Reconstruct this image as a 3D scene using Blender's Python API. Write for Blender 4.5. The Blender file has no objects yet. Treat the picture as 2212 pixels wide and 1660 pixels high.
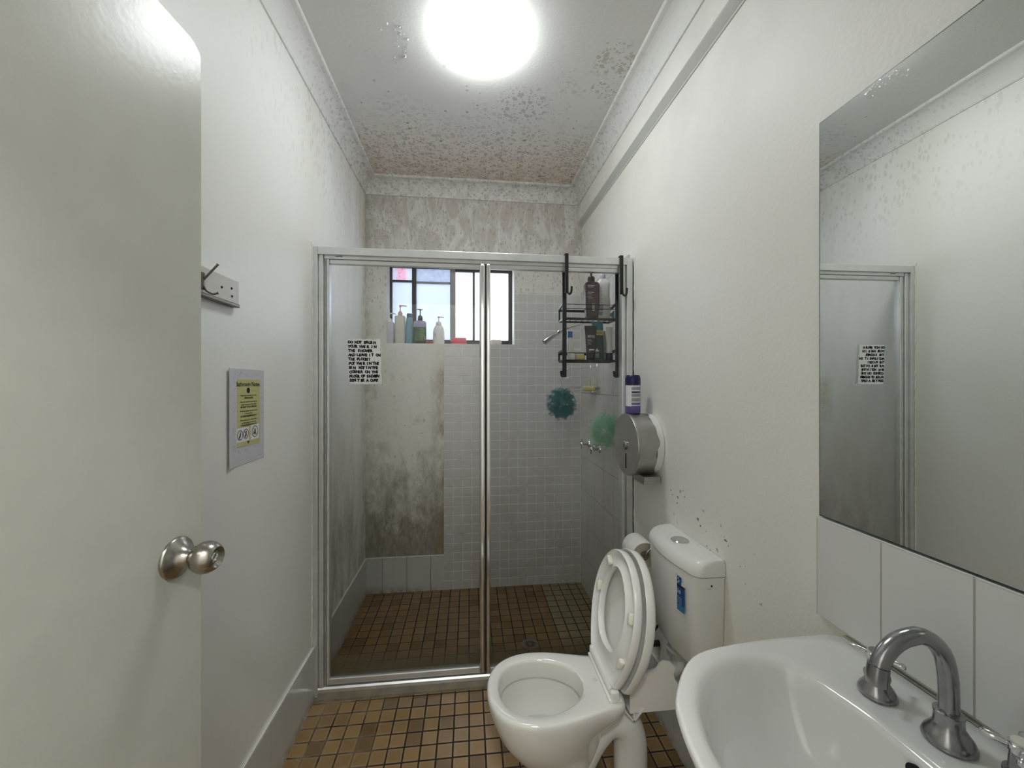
import bpy, bmesh, math, random
from mathutils import Vector, Matrix
from math import sin, cos, pi, radians, atan2, sqrt
R = random.Random(7)
SC = bpy.context.scene
COL = SC.collection

# ------------------------------------------------------------------ camera, world, exposure
FPX = 840.0
YAW = math.atan(93 / FPX)
CAMZ = 1.35
cam = bpy.data.cameras.new('camera')
cam.sensor_width = 36.0
cam.lens = FPX / 2212 * 36.0
cam.clip_start = 0.02
camo = bpy.data.objects.new('camera', cam)
COL.objects.link(camo)
camo.location = (0, 0, CAMZ)
camo.rotation_euler = (pi / 2, 0, -YAW)
SC.camera = camo
world = bpy.data.worlds.new('world')
SC.world = world
world.use_nodes = True
world.node_tree.nodes['Background'].inputs[0].default_value = (0.74, 0.83, 1.0, 1)
world.node_tree.nodes['Background'].inputs[1].default_value = 4.3
SC.view_settings.view_transform = 'Standard'
SC.view_settings.look = 'None'
SC.view_settings.gamma = 1
SC.view_settings.exposure = 0.36
SC.view_settings.use_curve_mapping = False
LAMP_STRENGTH = 25.0
HALL_FILL_STRENGTH = 70.0
SC.cycles.diffuse_bounces = 6
SC.cycles.max_bounces = 12
SC.cycles.adaptive_threshold = 0.05
SC.cycles.glossy_bounces = 4
SC.cycles.transmission_bounces = 4
SC.cycles.caustics_reflective = False
SC.cycles.transparent_max_bounces = 24

# ------------------------------------------------------------------ room measures
XL, XR, XB = -0.662, 0.765, 0.745      # left wall, right wall, face of the bulkhead on the right
YF, YB = 0.10, 2.59                    # door wall, window wall
ZC = 2.67
YS = 1.76                              # shower screen

# ------------------------------------------------------------------ node helper
class NT:
    def __init__(s, name):
        s.m = bpy.data.materials.new(name); s.m.use_nodes = True
        s.t = s.m.node_tree; s.t.nodes.clear()
        s.out = s.t.nodes.new('ShaderNodeOutputMaterial')
        s._p = None
    def n(s, typ, ins=None, **kw):
        nd = s.t.nodes.new(typ)
        for k, v in kw.items(): setattr(nd, k, v)
        for k, v in (ins or {}).items(): s.set(nd.inputs[k], v)
        return nd
    def set(s, sock, v):
        if isinstance(v, bpy.types.NodeSocket): s.t.links.new(v, sock)
        else:
            if isinstance(v, tuple) and len(v) == 3 and sock.type == 'RGBA': v = v + (1,)
            sock.default_value = v
    def math(s, op, a, b=0.0, c=0.0, clamp=False):
        nd = s.n('ShaderNodeMath', {0: a, 1: b, 2: c}, operation=op); nd.use_clamp = clamp
        return nd.outputs[0]
    def pos(s):
        if s._p is None:
            tc = s.n('ShaderNodeNewGeometry')
            sp = s.n('ShaderNodeSeparateXYZ', {0: tc.outputs['Position']})
            s._p = (tc.outputs['Position'], sp.outputs[0], sp.outputs[1], sp.outputs[2])
        return s._p
    def ramp(s, v, a, b, lo=0.0, hi=1.0):
        return s.n('ShaderNodeMapRange', {0: v, 1: a, 2: b, 3: lo, 4: hi}, clamp=True).outputs[0]
    def noise(s, scale, detail=4, rough=.55, vec=None, dist=0.0):
        return s.n('ShaderNodeTexNoise', {'Vector': vec or s.pos()[0], 'Scale': scale, 'Detail': detail, 'Roughness': rough, 'Distortion': dist}).outputs[0]
    def scaled(s, x=1, y=1, z=1, ox=0, oy=0, oz=0):
        return s.n('ShaderNodeMapping', {0: s.pos()[0], 1: (ox, oy, oz), 3: (x, y, z)}).outputs[0]
    def vor(s, scale, vec=None, rnd=1.0):
        nd = s.n('ShaderNodeTexVoronoi', {'Vector': vec or s.pos()[0], 'Scale': scale, 'Randomness': rnd})
        return nd.outputs['Distance'], nd.outputs['Color']
    def mix(s, f, a, b):
        nd = s.n('ShaderNodeMix', data_type='RGBA')
        s.set(nd.inputs[0], f); s.set(nd.inputs[6], a); s.set(nd.inputs[7], b)
        return nd.outputs[2]
    def bump(s, h, st=.2, dist=.002, nrm=None):
        ins = {'Height': h, 'Strength': st, 'Distance': dist}
        if nrm is not None: ins['Normal'] = nrm
        return s.n('ShaderNodeBump', ins).outputs[0]
    def bsdf(s, col=(.8, .8, .8), rough=.5, metal=0.0, nrm=None, **kw):
        ins = {'Base Color': col, 'Roughness': rough, 'Metallic': metal}
        if nrm is not None: ins['Normal'] = nrm
        ins.update(kw)
        return s.n('ShaderNodeBsdfPrincipled', ins)
    def done(s, sh):
        s.t.links.new(sh.outputs[0] if hasattr(sh, 'outputs') else sh, s.out.inputs[0]); return s.m
M = {}
def plain(name, col, rough=.5, metal=0.0, bump=0, bscale=60, var=0.0, **kw):
    t = NT(name); nrm = None; c = col
    if bump: nrm = t.bump(t.noise(bscale, 3), bump, .001)
    if var:
        nz = t.noise(14, 4)
        c = t.mix(t.ramp(nz, .35, .7), tuple(x * (1 - var) for x in col), col)
    M[name] = t.done(t.bsdf(c, rough, metal, nrm, **kw)); return M[name]

def spots(t, scale, size, vec=None, warp=.05):
    """irregular mould dots: 1 inside a dot"""
    base = vec or t.pos()[0]
    wn = t.n('ShaderNodeTexNoise', {'Vector': base, 'Scale': scale * 1.3, 'Detail': 3.0})
    off = t.n('ShaderNodeVectorMath', {0: wn.outputs['Color'], 1: (.5, .5, .5)}, operation='SUBTRACT')
    sc = t.n('ShaderNodeVectorMath', {0: off.outputs[0], 'Scale': warp}, operation='SCALE')
    v = t.n('ShaderNodeVectorMath', {0: base, 1: sc.outputs[0]}, operation='ADD').outputs[0]
    d, c = t.vor(scale, v)
    rnd = t.n('ShaderNodeSeparateColor', {0: c}).outputs[0]
    thr = t.math('MULTIPLY', rnd, size)
    return t.math('GREATER_THAN', thr, d), rnd

PAINT = (.865, .868, .835)
def wall_bump(t, st=.35):
    return t.bump(t.math('ADD', t.noise(95, 3), t.math('MULTIPLY', t.noise(28, 2), .7)), st, .0022)

# ceiling paint with mould, and window glow painted in at the back
t = NT('ceiling_paint'); P, X, Y, Z = t.pos()
s1, _ = spots(t, 38, .52, warp=.02); s2, _ = spots(t, 75, .55, warp=.012)
dens = t.noise(2.6, 4, .6)
band = t.ramp(t.math('ADD', Y, t.math('MULTIPLY', dens, .8)), 2.15, 2.75)
patch = t.math('MULTIPLY', t.ramp(X, .30, .62), t.ramp(dens, .50, .58))
patch2 = t.math('MULTIPLY', t.ramp(t.math('ABSOLUTE', t.math('SUBTRACT', Y, 1.83)), .16, .04), t.math('MULTIPLY', t.ramp(t.math('ABSOLUTE', t.math('SUBTRACT', X, .26)), .16, .05), 1.0))
wlow = t.math('MULTIPLY', t.ramp(Y, 1.15, 1.3), .0)
wgt = t.math('MAXIMUM', band, t.math('MAXIMUM', patch, patch2))
fine = t.ramp(t.noise(22, 5, .7), .38, .56)
big = t.math('MULTIPLY', t.math('MAXIMUM', s1, s2), t.math('MULTIPLY', t.ramp(wgt, .10, .65), .62))
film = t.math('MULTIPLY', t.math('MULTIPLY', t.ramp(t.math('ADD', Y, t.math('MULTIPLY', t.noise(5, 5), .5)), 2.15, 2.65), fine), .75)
sx, _ = spots(t, 20, .16, warp=.0)
black = t.math('MULTIPLY', sx, t.math('MULTIPLY', t.ramp(Y, 1.5, 2.0), .7))
base = t.mix(t.ramp(t.math('ADD', Y, t.math('MULTIPLY', t.noise(2), .4)), 2.15, 2.7), (.72, .715, .69), (.90, .78, .69))  # warm glow from the window painted into the base colour
c = t.mix(t.math('MULTIPLY', film, .7), base, (.62, .51, .43))  # mould film, its warm tone also stands for the window glow
c = t.mix(big, c, (.36, .34, .30))
c = t.mix(black, c, (.12, .11, .10))
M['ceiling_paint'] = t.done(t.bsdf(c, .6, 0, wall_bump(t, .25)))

# cornice plaster
t = NT('cornice_plaster'); P, X, Y, Z = t.pos()
s1, _ = spots(t, 55, .55, warp=.012)
f = t.math('MULTIPLY', t.math('MULTIPLY', s1, t.ramp(t.math('ADD', Y, t.math('MULTIPLY', t.noise(3), .8)), 1.7, 2.6)), .5)
fl = t.math('MULTIPLY', t.ramp(t.noise(30, 5, .7), .4, .6), t.ramp(Y, 1.6, 2.6, 0, .5))
c = t.mix(fl, (.78, .775, .75), (.47, .44, .38)); c = t.mix(f, c, (.34, .32, .28))
M['cornice_plaster'] = t.done(t.bsdf(c, .6, 0, t.bump(t.noise(60, 3), .2, .001)))

# left wall
t = NT('left_wall_paint'); P, X, Y, Z = t.pos()
sv = t.scaled(1, 1, .45); s1, _ = spots(t, 62, .5, sv, .012)
dn = t.noise(3, 4)
up = t.math('MULTIPLY', t.ramp(t.math('ADD', Z, t.math('MULTIPLY', dn, .5)), 2.2, 2.85), t.ramp(Y, .9, 2.0, .12, 1))
f = t.math('MULTIPLY', t.math('MULTIPLY', s1, t.ramp(up, .1, .7)), .30)
stv = t.n('ShaderNodeMapping', {0: P, 3: (8, 8, .9)}).outputs[0]
streak = t.ramp(t.noise(2.2, 5, .65, stv), .42, .66)
film = t.math('MULTIPLY', t.math('MULTIPLY', streak, t.ramp(Y, 1.7, 2.5)), t.ramp(Z, 1.6, 2.5, .0, .5))
low = t.math('MULTIPLY', t.math('MULTIPLY', t.ramp(t.noise(4.5, 6, .75, t.scaled(1.5, 1.8, .5)), .44, .66), t.ramp(Y, 1.80, 1.95)), t.ramp(Z, 1.25, .2, 0, 1))
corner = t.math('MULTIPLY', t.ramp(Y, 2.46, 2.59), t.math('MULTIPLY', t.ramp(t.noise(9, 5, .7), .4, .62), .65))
yell = t.math('MULTIPLY', t.ramp(Y, 1.55, 1.72), t.ramp(Y, 1.9, 1.75, 0, .4))
c = t.mix(film, PAINT, (.55, .48, .42)); c = t.mix(yell, c, (.73, .73, .64))
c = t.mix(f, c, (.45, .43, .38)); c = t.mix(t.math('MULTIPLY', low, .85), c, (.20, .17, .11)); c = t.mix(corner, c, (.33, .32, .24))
M['left_wall_paint'] = t.done(t.bsdf(c, .42, 0, wall_bump(t, .16)))

# right wall
t = NT('right_wall_paint'); P, X, Y, Z = t.pos()
sb, _ = spots(t, 46, .27, warp=.03)
reg = t.math('MULTIPLY', t.ramp(t.math('ABSOLUTE', t.math('SUBTRACT', Z, t.math('ADD', .86, t.math('MULTIPLY', t.math('SUBTRACT', Y, 1.1), .22)))), .11, .02), t.math('MULTIPLY', t.ramp(Y, .85, .95), t.ramp(Y, 1.55, 1.4)))
grime = t.math('MULTIPLY', t.ramp(t.noise(3.2, 4, .6), .45, .7), .28)
warm = t.ramp(t.noise(1.3, 2), .4, .65)
c = t.mix(t.math('MULTIPLY', warm, .6), (.865, .858, .82), (.845, .835, .765))
c = t.mix(t.math('MULTIPLY', grime, t.ramp(Z, 1.9, 2.4)), c, (.55, .54, .50))
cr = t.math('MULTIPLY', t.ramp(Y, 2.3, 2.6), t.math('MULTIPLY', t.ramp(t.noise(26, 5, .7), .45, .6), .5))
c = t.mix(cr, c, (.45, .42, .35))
c = t.mix(t.math('MULTIPLY', t.math('MULTIPLY', sb, reg), .85), c, (.10, .09, .07))
M['right_wall_paint'] = t.done(t.bsdf(c, .5, 0, wall_bump(t, .34)))

# window wall
t = NT('window_wall_paint'); P, X, Y, Z = t.pos()
sv = t.scaled(1, 1, .55); s1, _ = spots(t, 60, .42, sv, .02)
stv = t.n('ShaderNodeMapping', {0: P, 3: (4.5, 1, 1.5)}).outputs[0]
streak = t.ramp(t.noise(2.6, 7, .72, stv, 1.2), .40, .56)
upz = t.ramp(Z, 1.95, 2.3)
film = t.math('MULTIPLY', t.math('MULTIPLY', streak, upz), .75)
dots = t.math('MULTIPLY', s1, t.ramp(Z, 1.6, 2.1, .12, .6))
nz = t.noise(7, 7, .78, t.scaled(1.3, 1, .7))
lowm = t.ramp(t.math('ADD', t.math('MULTIPLY', t.ramp(Z, 1.1, .2), .60), t.math('MULTIPLY', t.math('SUBTRACT', nz, .5), 1.3)), .08, .46)
lowm = t.math('MULTIPLY', lowm, t.ramp(t.noise(22, 6, .8, t.scaled(1.6, 1, .5)), .30, .60, .60, 1.0))
edge = t.math('MULTIPLY', t.ramp(X, -.26, -.17), t.math('MULTIPLY', t.ramp(t.noise(11, 6, .75, t.scaled(1, 1, .5)), .38, .6), t.math('MULTIPLY', t.ramp(Z, 1.62, 1.4), t.math('LESS_THAN', X, -.15))))
cl = t.math('MULTIPLY', t.ramp(X, -.60, -.66), t.math('MULTIPLY', t.ramp(t.noise(12, 5, .7), .4, .6), .6))
bare, _ = spots(t, 17, .22, warp=.06)
c = t.mix(film, (.70, .685, .65), (.47, .425, .38))
c = t.mix(t.ramp(Z, 1.98, 1.9), c, (.74, .74, .68))
c = t.mix(dots, c, (.34, .32, .26))
c = t.mix(t.math('MULTIPLY', bare, t.math('MULTIPLY', t.ramp(Z, 1.6, 1.4), .5)), c, (.42, .41, .36))
c = t.mix(t.math('MULTIPLY', lowm, .86), c, (.155, .125, .075)); c = t.mix(t.math('MULTIPLY', edge, .9), c, (.28, .21, .12)); c = t.mix(cl, c, (.34, .33, .26))
M['window_wall_paint'] = t.done(t.bsdf(c, .55, 0, t.bump(t.math('ADD', t.noise(30, 5), t.math('MULTIPLY', lowm, .6)), .4, .003)))

def tiles(name, ax, pitch, off, tile, grout, gw=.003, var=.05, rough=.25, edge=None, extra=None, bst=.5):
    """world-space tiles on the two axes named in ax"""
    t = NT(name); p = t.pos()
    uu = t.math('DIVIDE', t.math('SUBTRACT', p['_XYZ'.index(ax[0])], off[0]), pitch[0])
    vv = t.math('DIVIDE', t.math('SUBTRACT', p['_XYZ'.index(ax[1])], off[1]), pitch[1])
    du = t.math('MULTIPLY', t.math('PINGPONG', uu, .5), pitch[0])
    dv = t.math('MULTIPLY', t.math('PINGPONG', vv, .5), pitch[1])
    # PINGPONG runs 0 at the joint to .5 at the middle
    if isinstance(gw, tuple): a = t.ramp(du, gw[0] * .35, gw[0] * .6, 1, 0); b = t.ramp(dv, gw[1] * .35, gw[1] * .6, 1, 0)
    else: a = t.ramp(du, gw * .35, gw * .6, 1, 0); b = t.ramp(dv, gw * .35, gw * .6, 1, 0)
    g = t.math('MAXIMUM', a, b)
    cell = t.n('ShaderNodeCombineXYZ', {0: t.math('FLOOR', uu), 1: t.math('FLOOR', vv), 2: 0.0}).outputs[0]
    rnd = t.n('ShaderNodeTexWhiteNoise', {0: cell}, noise_dimensions='3D').outputs[0]
    tc = t.mix(rnd, tuple(x * (1 - var) for x in tile), tuple(min(1, x * (1 + var)) for x in tile))
    if edge:
        e = t.ramp(t.math('MINIMUM', du, dv), .002, .012, 1, 0)
        tc = t.mix(t.math('MULTIPLY', e, .8), tc, edge)
    if extra: tc = extra(t, tc, rnd, uu, vv)
    gc = grout(t) if callable(grout) else grout
    c = t.mix(g, tc, gc)
    nrm = t.bump(t.math('ADD', t.math('SUBTRACT', 1.0, g), t.math('MULTIPLY', t.noise(40, 3), .12)), bst, .0012)
    rr = t.mix(g, (rough,) * 3, (.8, .8, .8))
    M[name] = t.done(t.bsdf(c, rr, 0, nrm)); return M[name]

def floor_extra(t, tc, rnd, uu, vv):
    P, X, Y, Z = t.pos()
    dk = t.math('LESS_THAN', rnd, .12)
    tc = t.mix(t.math('MULTIPLY', dk, .55), tc, (.10, .055, .022))
    tc = t.mix(t.math('MULTIPLY', t.ramp(t.noise(3, 5, .7), .35, .7), .35), tc, (.13, .085, .035))
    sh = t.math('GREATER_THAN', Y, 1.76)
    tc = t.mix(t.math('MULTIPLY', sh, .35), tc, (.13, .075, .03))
    col = t.math('GREATER_THAN', t.math('FLOOR', uu), 18.5)
    tc = t.mix(t.math('MULTIPLY', t.math('MULTIPLY', sh, col), .8), tc, (.27, .235, .14))
    return tc
def floor_grout(t):
    P, X, Y, Z = t.pos()
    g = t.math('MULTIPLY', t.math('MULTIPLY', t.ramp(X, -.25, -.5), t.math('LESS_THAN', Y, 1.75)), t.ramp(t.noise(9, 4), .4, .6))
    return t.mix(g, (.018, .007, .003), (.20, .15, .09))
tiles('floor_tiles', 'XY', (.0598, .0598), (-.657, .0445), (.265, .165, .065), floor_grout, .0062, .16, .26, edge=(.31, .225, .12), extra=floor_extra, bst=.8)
def mos_extra(t, tc, rnd, uu, vv):
    P, X, Y, Z = t.pos()
    return t.mix(t.math('MULTIPLY', t.ramp(t.noise(5, 5, .7), .45, .75), t.ramp(Z, 1.0, 0.0, .1, .5)), tc, (.40, .38, .29))
tiles('mosaic_tiles', 'XZ', (.0612, .0612), (-.163, -.003), (.60, .598, .59), lambda t: t.mix(t.math('MULTIPLY', t.ramp(t.noise(12, 4), .52, .72), t.ramp(t.pos()[3], 1.2, .2, .5, 1)), (.82, .82, .80), (.24, .23, .20)), (.0030, .0044), .014, .18, extra=mos_extra, bst=.7)
tiles('shower_tiles', 'YZ', (.153, .213), (2.59, .012), (.63, .63, .62), (.22, .21, .18), .0028, .03, .16, extra=mos_extra)
def skirt_extra(t, tc, rnd, uu, vv):
    P, X, Y, Z = t.pos()
    return t.mix(t.math('MULTIPLY', t.ramp(Z, .05, 0.0), t.ramp(t.noise(25, 4), .35, .6, 0, .7)), tc, (.2, .15, .08))
tiles('skirting_tiles_side', 'YZ', (.152, .5), (2.585, -.1), (.60, .615, .60), (.30, .29, .25), .0016, .02, .2, extra=skirt_extra)
tiles('skirting_tiles_end', 'XZ', (.153, .5), (-.554, -.1), (.60, .61, .60), (.13, .12, .10), .003, .02, .2, extra=skirt_extra)
tiles('splash_tiles', 'YZ', (.1335, .3), (.772, .80), (.74, .745, .72), (.42, .41, .37), .003, .01, .16)
plain('tile_edge', (.80, .80, .74), .3, bump=.3)
plain('glaze_white', (.80, .80, .775), .09, **{'Coat Weight': .3})
plain('ceramic', (.76, .76, .72), .10, bump=.03, bscale=8, **{'Coat Weight': .5, 'Coat Roughness': .05})
plain('ceramic_basin', (.82, .825, .80), .12, bump=.03, bscale=8, **{'Coat Weight': .5, 'Coat Roughness': .05})
plain('plastic_white', (.82, .82, .79), .22)
plain('plastic_cream', (.82, .80, .70), .3)
plain('water', (.55, .56, .52), .04)
plain('door_paint', (.60, .605, .545), .30, bump=.25, bscale=70, var=.04)
plain('white_paint', (.78, .78, .75), .45, bump=.2)
plain('moulding_gray', (.50, .50, .47), .5, bump=.2)
plain('aluminium', (.76, .77, .765), .38, .75, var=.10)
plain('aluminium_bright', (.80, .80, .79), .14, 1.0)
plain('gap_shade', (.045, .045, .04), .5)
plain('chrome', (.72, .72, .73), .12, 1.0)
plain('chrome_worn', (.44, .44, .45), .22, 1.0, bump=.06, bscale=30, var=.3)
plain('satin_steel', (.38, .36, .32), .27, 1.0, bump=.03)
plain('brushed_steel', (.46, .45, .43), .38, .85, bump=.05, bscale=40, var=.18)
plain('black_metal', (.006, .006, .007), .4)
plain('black', (.012, .012, .012), .5)
plain('ink', (.01, .01, .01), .8)
plain('window_metal', (.045, .04, .035), .5, .2, bump=.3)
plain('window_metal_gray', (.30, .29, .29), .5, .2, bump=.3)
plain('paper_gray', (.62, .62, .68), .6)
plain('paper_white', (.80, .80, .80), .6)
plain('paper_yellow', (.56, .55, .25), .55)
plain('red_ink', (.20, .03, .05), .7)
plain('pictogram', (.03, .03, .045), .7)
plain('wood_painted', (.66, .65, .60), .45, bump=.35, bscale=30, var=.08)
plain('old_steel', (.20, .18, .16), .35, .8)
plain('rust', (.25, .09, .04), .7)
plain('tissue', (.83, .82, .78), .9, bump=.4, bscale=120)
plain('tissue_end', (.62, .57, .43), .95, bump=.5, bscale=200)
plain('navy', (.004, .004, .06), .3)
plain('blue_cap', (.06, .18, .45), .35)
plain('teal', (.05, .27, .32), .4)
plain('teal_dark', (.015, .05, .055), .35)
plain('yellow', (.62, .55, .08), .5)
plain('soap_yellow', (.60, .50, .20), .5, bump=.3)
plain('brown_dark', (.030, .018, .017), .35)
plain('brown_pack', (.085, .05, .048), .35)
plain('lilac', (.60, .58, .66), .4)
plain('bottle_white', (.82, .82, .79), .35)
plain('bottle_beige', (.62, .62, .55), .4)
plain('pump_pink', (.75, .42, .38), .4)
plain('bottle_teal', (.16, .36, .43), .3)
plain('cap_teal', (.05, .10, .15), .4)
plain('label_green', (.30, .42, .25), .4)
plain('green', (.035, .10, .02), .25)
plain('green_dark', (.010, .025, .010), .3)
plain('lavender', (.34, .32, .50), .2)
plain('pink', (.80, .11, .17), .35)
plain('dark_red', (.35, .03, .04), .4)
plain('soap_white', (.80, .72, .70), .5)
plain('label_gray', (.30, .31, .36), .5)
plain('label_white', (.75, .75, .78), .5)
plain('purple', (.14, .11, .32), .4)
plain('label_blue', (.012, .075, .26), .35)
plain('label_blue_light', (.04, .22, .42), .35)
plain('label_black', (.01, .015, .03), .4)
plain('red_spots', (.5, .08, .1), .5)
plain('drain', (.22, .23, .21), .35, .7)
plain('sealant', (.42, .40, .33), .5, bump=.5, var=.5)
plain('sill_grime', (.22, .19, .13), .5, bump=.4, var=.4)
plain('cardboard', (.30, .24, .15), .9)
plain('hole', (.004, .004, .004), .8)
plain('string', (.62, .62, .62), .7)
plain('paint_blob', (.80, .80, .78), .4, bump=.6)
plain('hall_paint', (.80, .79, .76), .7)

def emit(name, col, st):
    t = NT(name); M[name] = t.done(t.n('ShaderNodeEmission', {0: col, 1: st}))
emit('lamp_glow', (.95, .985, .99), LAMP_STRENGTH)
emit('hall_fill_glow', (1.0, .99, .95), HALL_FILL_STRENGTH)

# clear shower glass with scum near the foot
t = NT('screen_glass'); P, X, Y, Z = t.pos()
tr = t.n('ShaderNodeBsdfTransparent', {0: (.985, .985, .98)})
gl = t.n('ShaderNodeBsdfGlossy', {0: (1, 1, 1), 1: .02})
fr = t.n('ShaderNodeFresnel', {0: 1.45}).outputs[0]
g1 = t.n('ShaderNodeMixShader', {0: t.math('MULTIPLY', fr, .5), 1: tr.outputs[0], 2: gl.outputs[0]})
df = t.n('ShaderNodeBsdfDiffuse', {0: (.15, .13, .085)})
hz = t.math('MULTIPLY', t.ramp(t.math('ADD', Z, t.math('MULTIPLY', t.noise(2.5, 3), .08)), .23, .12), .62)
hz = t.math('ADD', hz, t.math('MULTIPLY', t.ramp(t.noise(6, 5, .7, t.scaled(2, 1, .6)), .45, .8), .03))
M['screen_glass'] = t.done(t.n('ShaderNodeMixShader', {0: hz, 1: g1.outputs[0], 2: df.outputs[0]}))

# obscured window panes
def pane(name, col, tint=None):
    t = NT(name); P, X, Y, Z = t.pos()
    c = col
    if tint: c = tint(t, col)
    tl = t.n('ShaderNodeBsdfTranslucent', {0: c})
    gl = t.n('ShaderNodeBsdfGlossy', {0: (1, 1, 1), 1: .25})
    M[name] = t.done(t.n('ShaderNodeMixShader', {0: .04, 1: tl.outputs[0], 2: gl.outputs[0]}))
def ptint(t, c):
    P, X, Y, Z = t.pos()
    pk = t.math('MULTIPLY', t.ramp(t.math('ABSOLUTE', t.math('SUBTRACT', X, -.462)), .042, .022), .55)
    c2 = t.mix(pk, (.24, .24, .27), (.36, .08, .11))
    sp, _ = spots(t, 55, .5, warp=.02)
    return t.mix(t.math('MULTIPLY', sp, .45), c2, (.08, .08, .11))
def gtint(t, c):
    return t.mix(t.ramp(t.noise(40, 5, .7), .35, .7), (.13, .145, .17), (.19, .20, .235))
pane('pane_pink', (.5, .5, .5), ptint)
pane('pane_gray', (.5, .5, .5), gtint)
pane('pane_blue', (.23, .245, .275))
pane('pane_pale', (.36, .38, .37))
pane('pane_white', (.92, .90, .86))

t = NT('mirror_glass')
M['mirror_glass'] = t.done(t.bsdf((.80, .83, .805), .0, 1.0))

def mesh_net(name, c, dens):
    t = NT(name)
    tr = t.n('ShaderNodeBsdfTransparent', {0: (1, 1, 1)})
    d = t.n('ShaderNodeBsdfDiffuse', {0: c}); tl = t.n('ShaderNodeBsdfTranslucent', {0: c})
    a = t.n('ShaderNodeMixShader', {0: .4, 1: d.outputs[0], 2: tl.outputs[0]})
    M[name] = t.done(t.n('ShaderNodeMixShader', {0: dens, 1: tr.outputs[0], 2: a.outputs[0]}))
mesh_net('net_teal', (.07, .30, .33), .30)
mesh_net('net_mint', (.50, .85, .64), .20)

# ------------------------------------------------------------------ mesh helpers
def obj(name, bm, mats, parent=None, smooth=False, angle=None):
    if not isinstance(mats, (list, tuple)): mats = [mats]
    bmesh.ops.recalc_face_normals(bm, faces=bm.faces)
    me = bpy.data.meshes.new(name); bm.to_mesh(me); bm.free()
    for m in mats: me.materials.append(M[m] if isinstance(m, str) else m)
    o = bpy.data.objects.new(name, me); COL.objects.link(o)
    if smooth:
        for p in me.polygons: p.use_smooth = True
        if angle: me.set_sharp_from_angle(angle=radians(angle))
    if parent: o.parent = parent; o.matrix_parent_inverse = parent_inv(parent)
    return o
def parent_inv(p):
    # parents are placed by plain location/rotation, children are built in world space
    mats = []
    while p is not None:
        mats.append(Matrix.Translation(p.location) @ p.rotation_euler.to_matrix().to_4x4()); p = None
    return mats[0].inverted()
def empty(name, loc, label=None, cat=None, group=None):
    o = bpy.data.objects.new(name, None); COL.objects.link(o); o.location = loc
    o.empty_display_size = .05
    tag(o, label, cat, group); return o
def tag(o, label=None, cat=None, group=None, kind=None):
    if label: o['label'] = label
    if cat: o['category'] = cat
    if group: o['group'] = group
    if kind: o['kind'] = kind
    return o
def B(): return bmesh.new()
def box(bm, x0, x1, y0, y1, z0, z1, bev=0, seg=2, mi=0, mat=None):
    g = bmesh.ops.create_cube(bm, size=1)
    vs = g['verts']
    for v in vs: v.co = Vector(((x0 + x1) / 2 + v.co.x * (x1 - x0), (y0 + y1) / 2 + v.co.y * (y1 - y0), (z0 + z1) / 2 + v.co.z * (z1 - z0)))
    fs = {f for v in vs for f in v.link_faces}
    if bev:
        es = list({e for f in fs for e in f.edges})
        r = bmesh.ops.bevel(bm, geom=es, offset=bev, segments=seg, affect='EDGES', profile=.5)
        fs = set(r['faces']) | {f for f in fs if f.is_valid}
        vs = list({v for f in fs for v in f.verts})
    for f in fs: f.material_index = mi
    if mat is not None: bmesh.ops.transform(bm, matrix=mat, verts=list(vs))
    return fs
def loft(bm, loops, cap0=False, cap1=False, mi=0, closed=True):
    rows = [[bm.verts.new(p) for p in lp] for lp in loops]
    n = len(rows[0]); fs = []
    for a, b in zip(rows, rows[1:]):
        for i in range(n if closed else n - 1):
            j = (i + 1) % n
            try: fs.append(bm.faces.new((a[i], a[j], b[j], b[i])))
            except ValueError: pass
    if cap0: fs.append(bm.faces.new(rows[0]))
    if cap1: fs.append(bm.faces.new(rows[-1]))
    for f in fs: f.material_index = mi
    return rows
def lathe(bm, prof, c=(0, 0, 0), n=24, axis='Z', mi=0, sy=1.0, cap=True):
    loops = []
    for r, h in prof:
        lp = []
        for i in range(n):
            a = 2 * pi * i / n; u, v = r * cos(a), r * sin(a) * sy
            if axis == 'Z': p = (u, v, h)
            elif axis == 'X': p = (h, u, v)
            else: p = (u, h, v)
            lp.append((c[0] + p[0], c[1] + p[1], c[2] + p[2]))
        loops.append(lp)
    return loft(bm, loops, cap, cap, mi)
def frames(pts):
    pts = [Vector(p) for p in pts]; out = []; up = None
    for i, p in enumerate(pts):
        t_ = (pts[min(i + 1, len(pts) - 1)] - pts[max(i - 1, 0)]).normalized()
        if up is None:
            up = Vector((0, 0, 1)) if abs(t_.z) < .9 else Vector((0, 1, 0))
        s = t_.cross(up).normalized(); up = s.cross(t_).normalized()
        out.append((p, s, up))
    return out
def tube(bm, pts, r, n=10, cap=True, mi=0, flat=1.0):
    loops = []
    for k, (p, s, u) in enumerate(frames(pts)):
        rr = r[k] if isinstance(r, (list, tuple)) else r
        loops.append([p + s * (rr * cos(2 * pi * i / n)) + u * (rr * flat * sin(2 * pi * i / n)) for i in range(n)])
    return loft(bm, loops, cap, cap, mi)
def smooth_path(pts, k=6):
    pts = [Vector(p) for p in pts]; out = []
    for i in range(len(pts) - 1):
        p0, p1, p2, p3 = pts[max(i - 1, 0)], pts[i], pts[i + 1], pts[min(i + 2, len(pts) - 1)]
        for j in range(k):
            s = j / k
            out.append(.5 * ((2 * p1) + (p2 - p0) * s + (2 * p0 - 5 * p1 + 4 * p2 - p3) * s * s + (3 * p1 - p0 - 3 * p2 + p3) * s ** 3))
    out.append(pts[-1]); return out
def prism(bm, poly, lo, hi, axis='Y', mi=0):
    """extrude a 2-D polygon; axis Y: poly is (x,z); X: (y,z); Z: (x,y)"""
    def mk(h):
        if axis == 'Y': return [(a, h, b) for a, b in poly]
        if axis == 'X': return [(h, a, b) for a, b in poly]
        return [(a, b, h) for a, b in poly]
    return loft(bm, [mk(lo), mk(hi)], True, True, mi)
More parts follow.
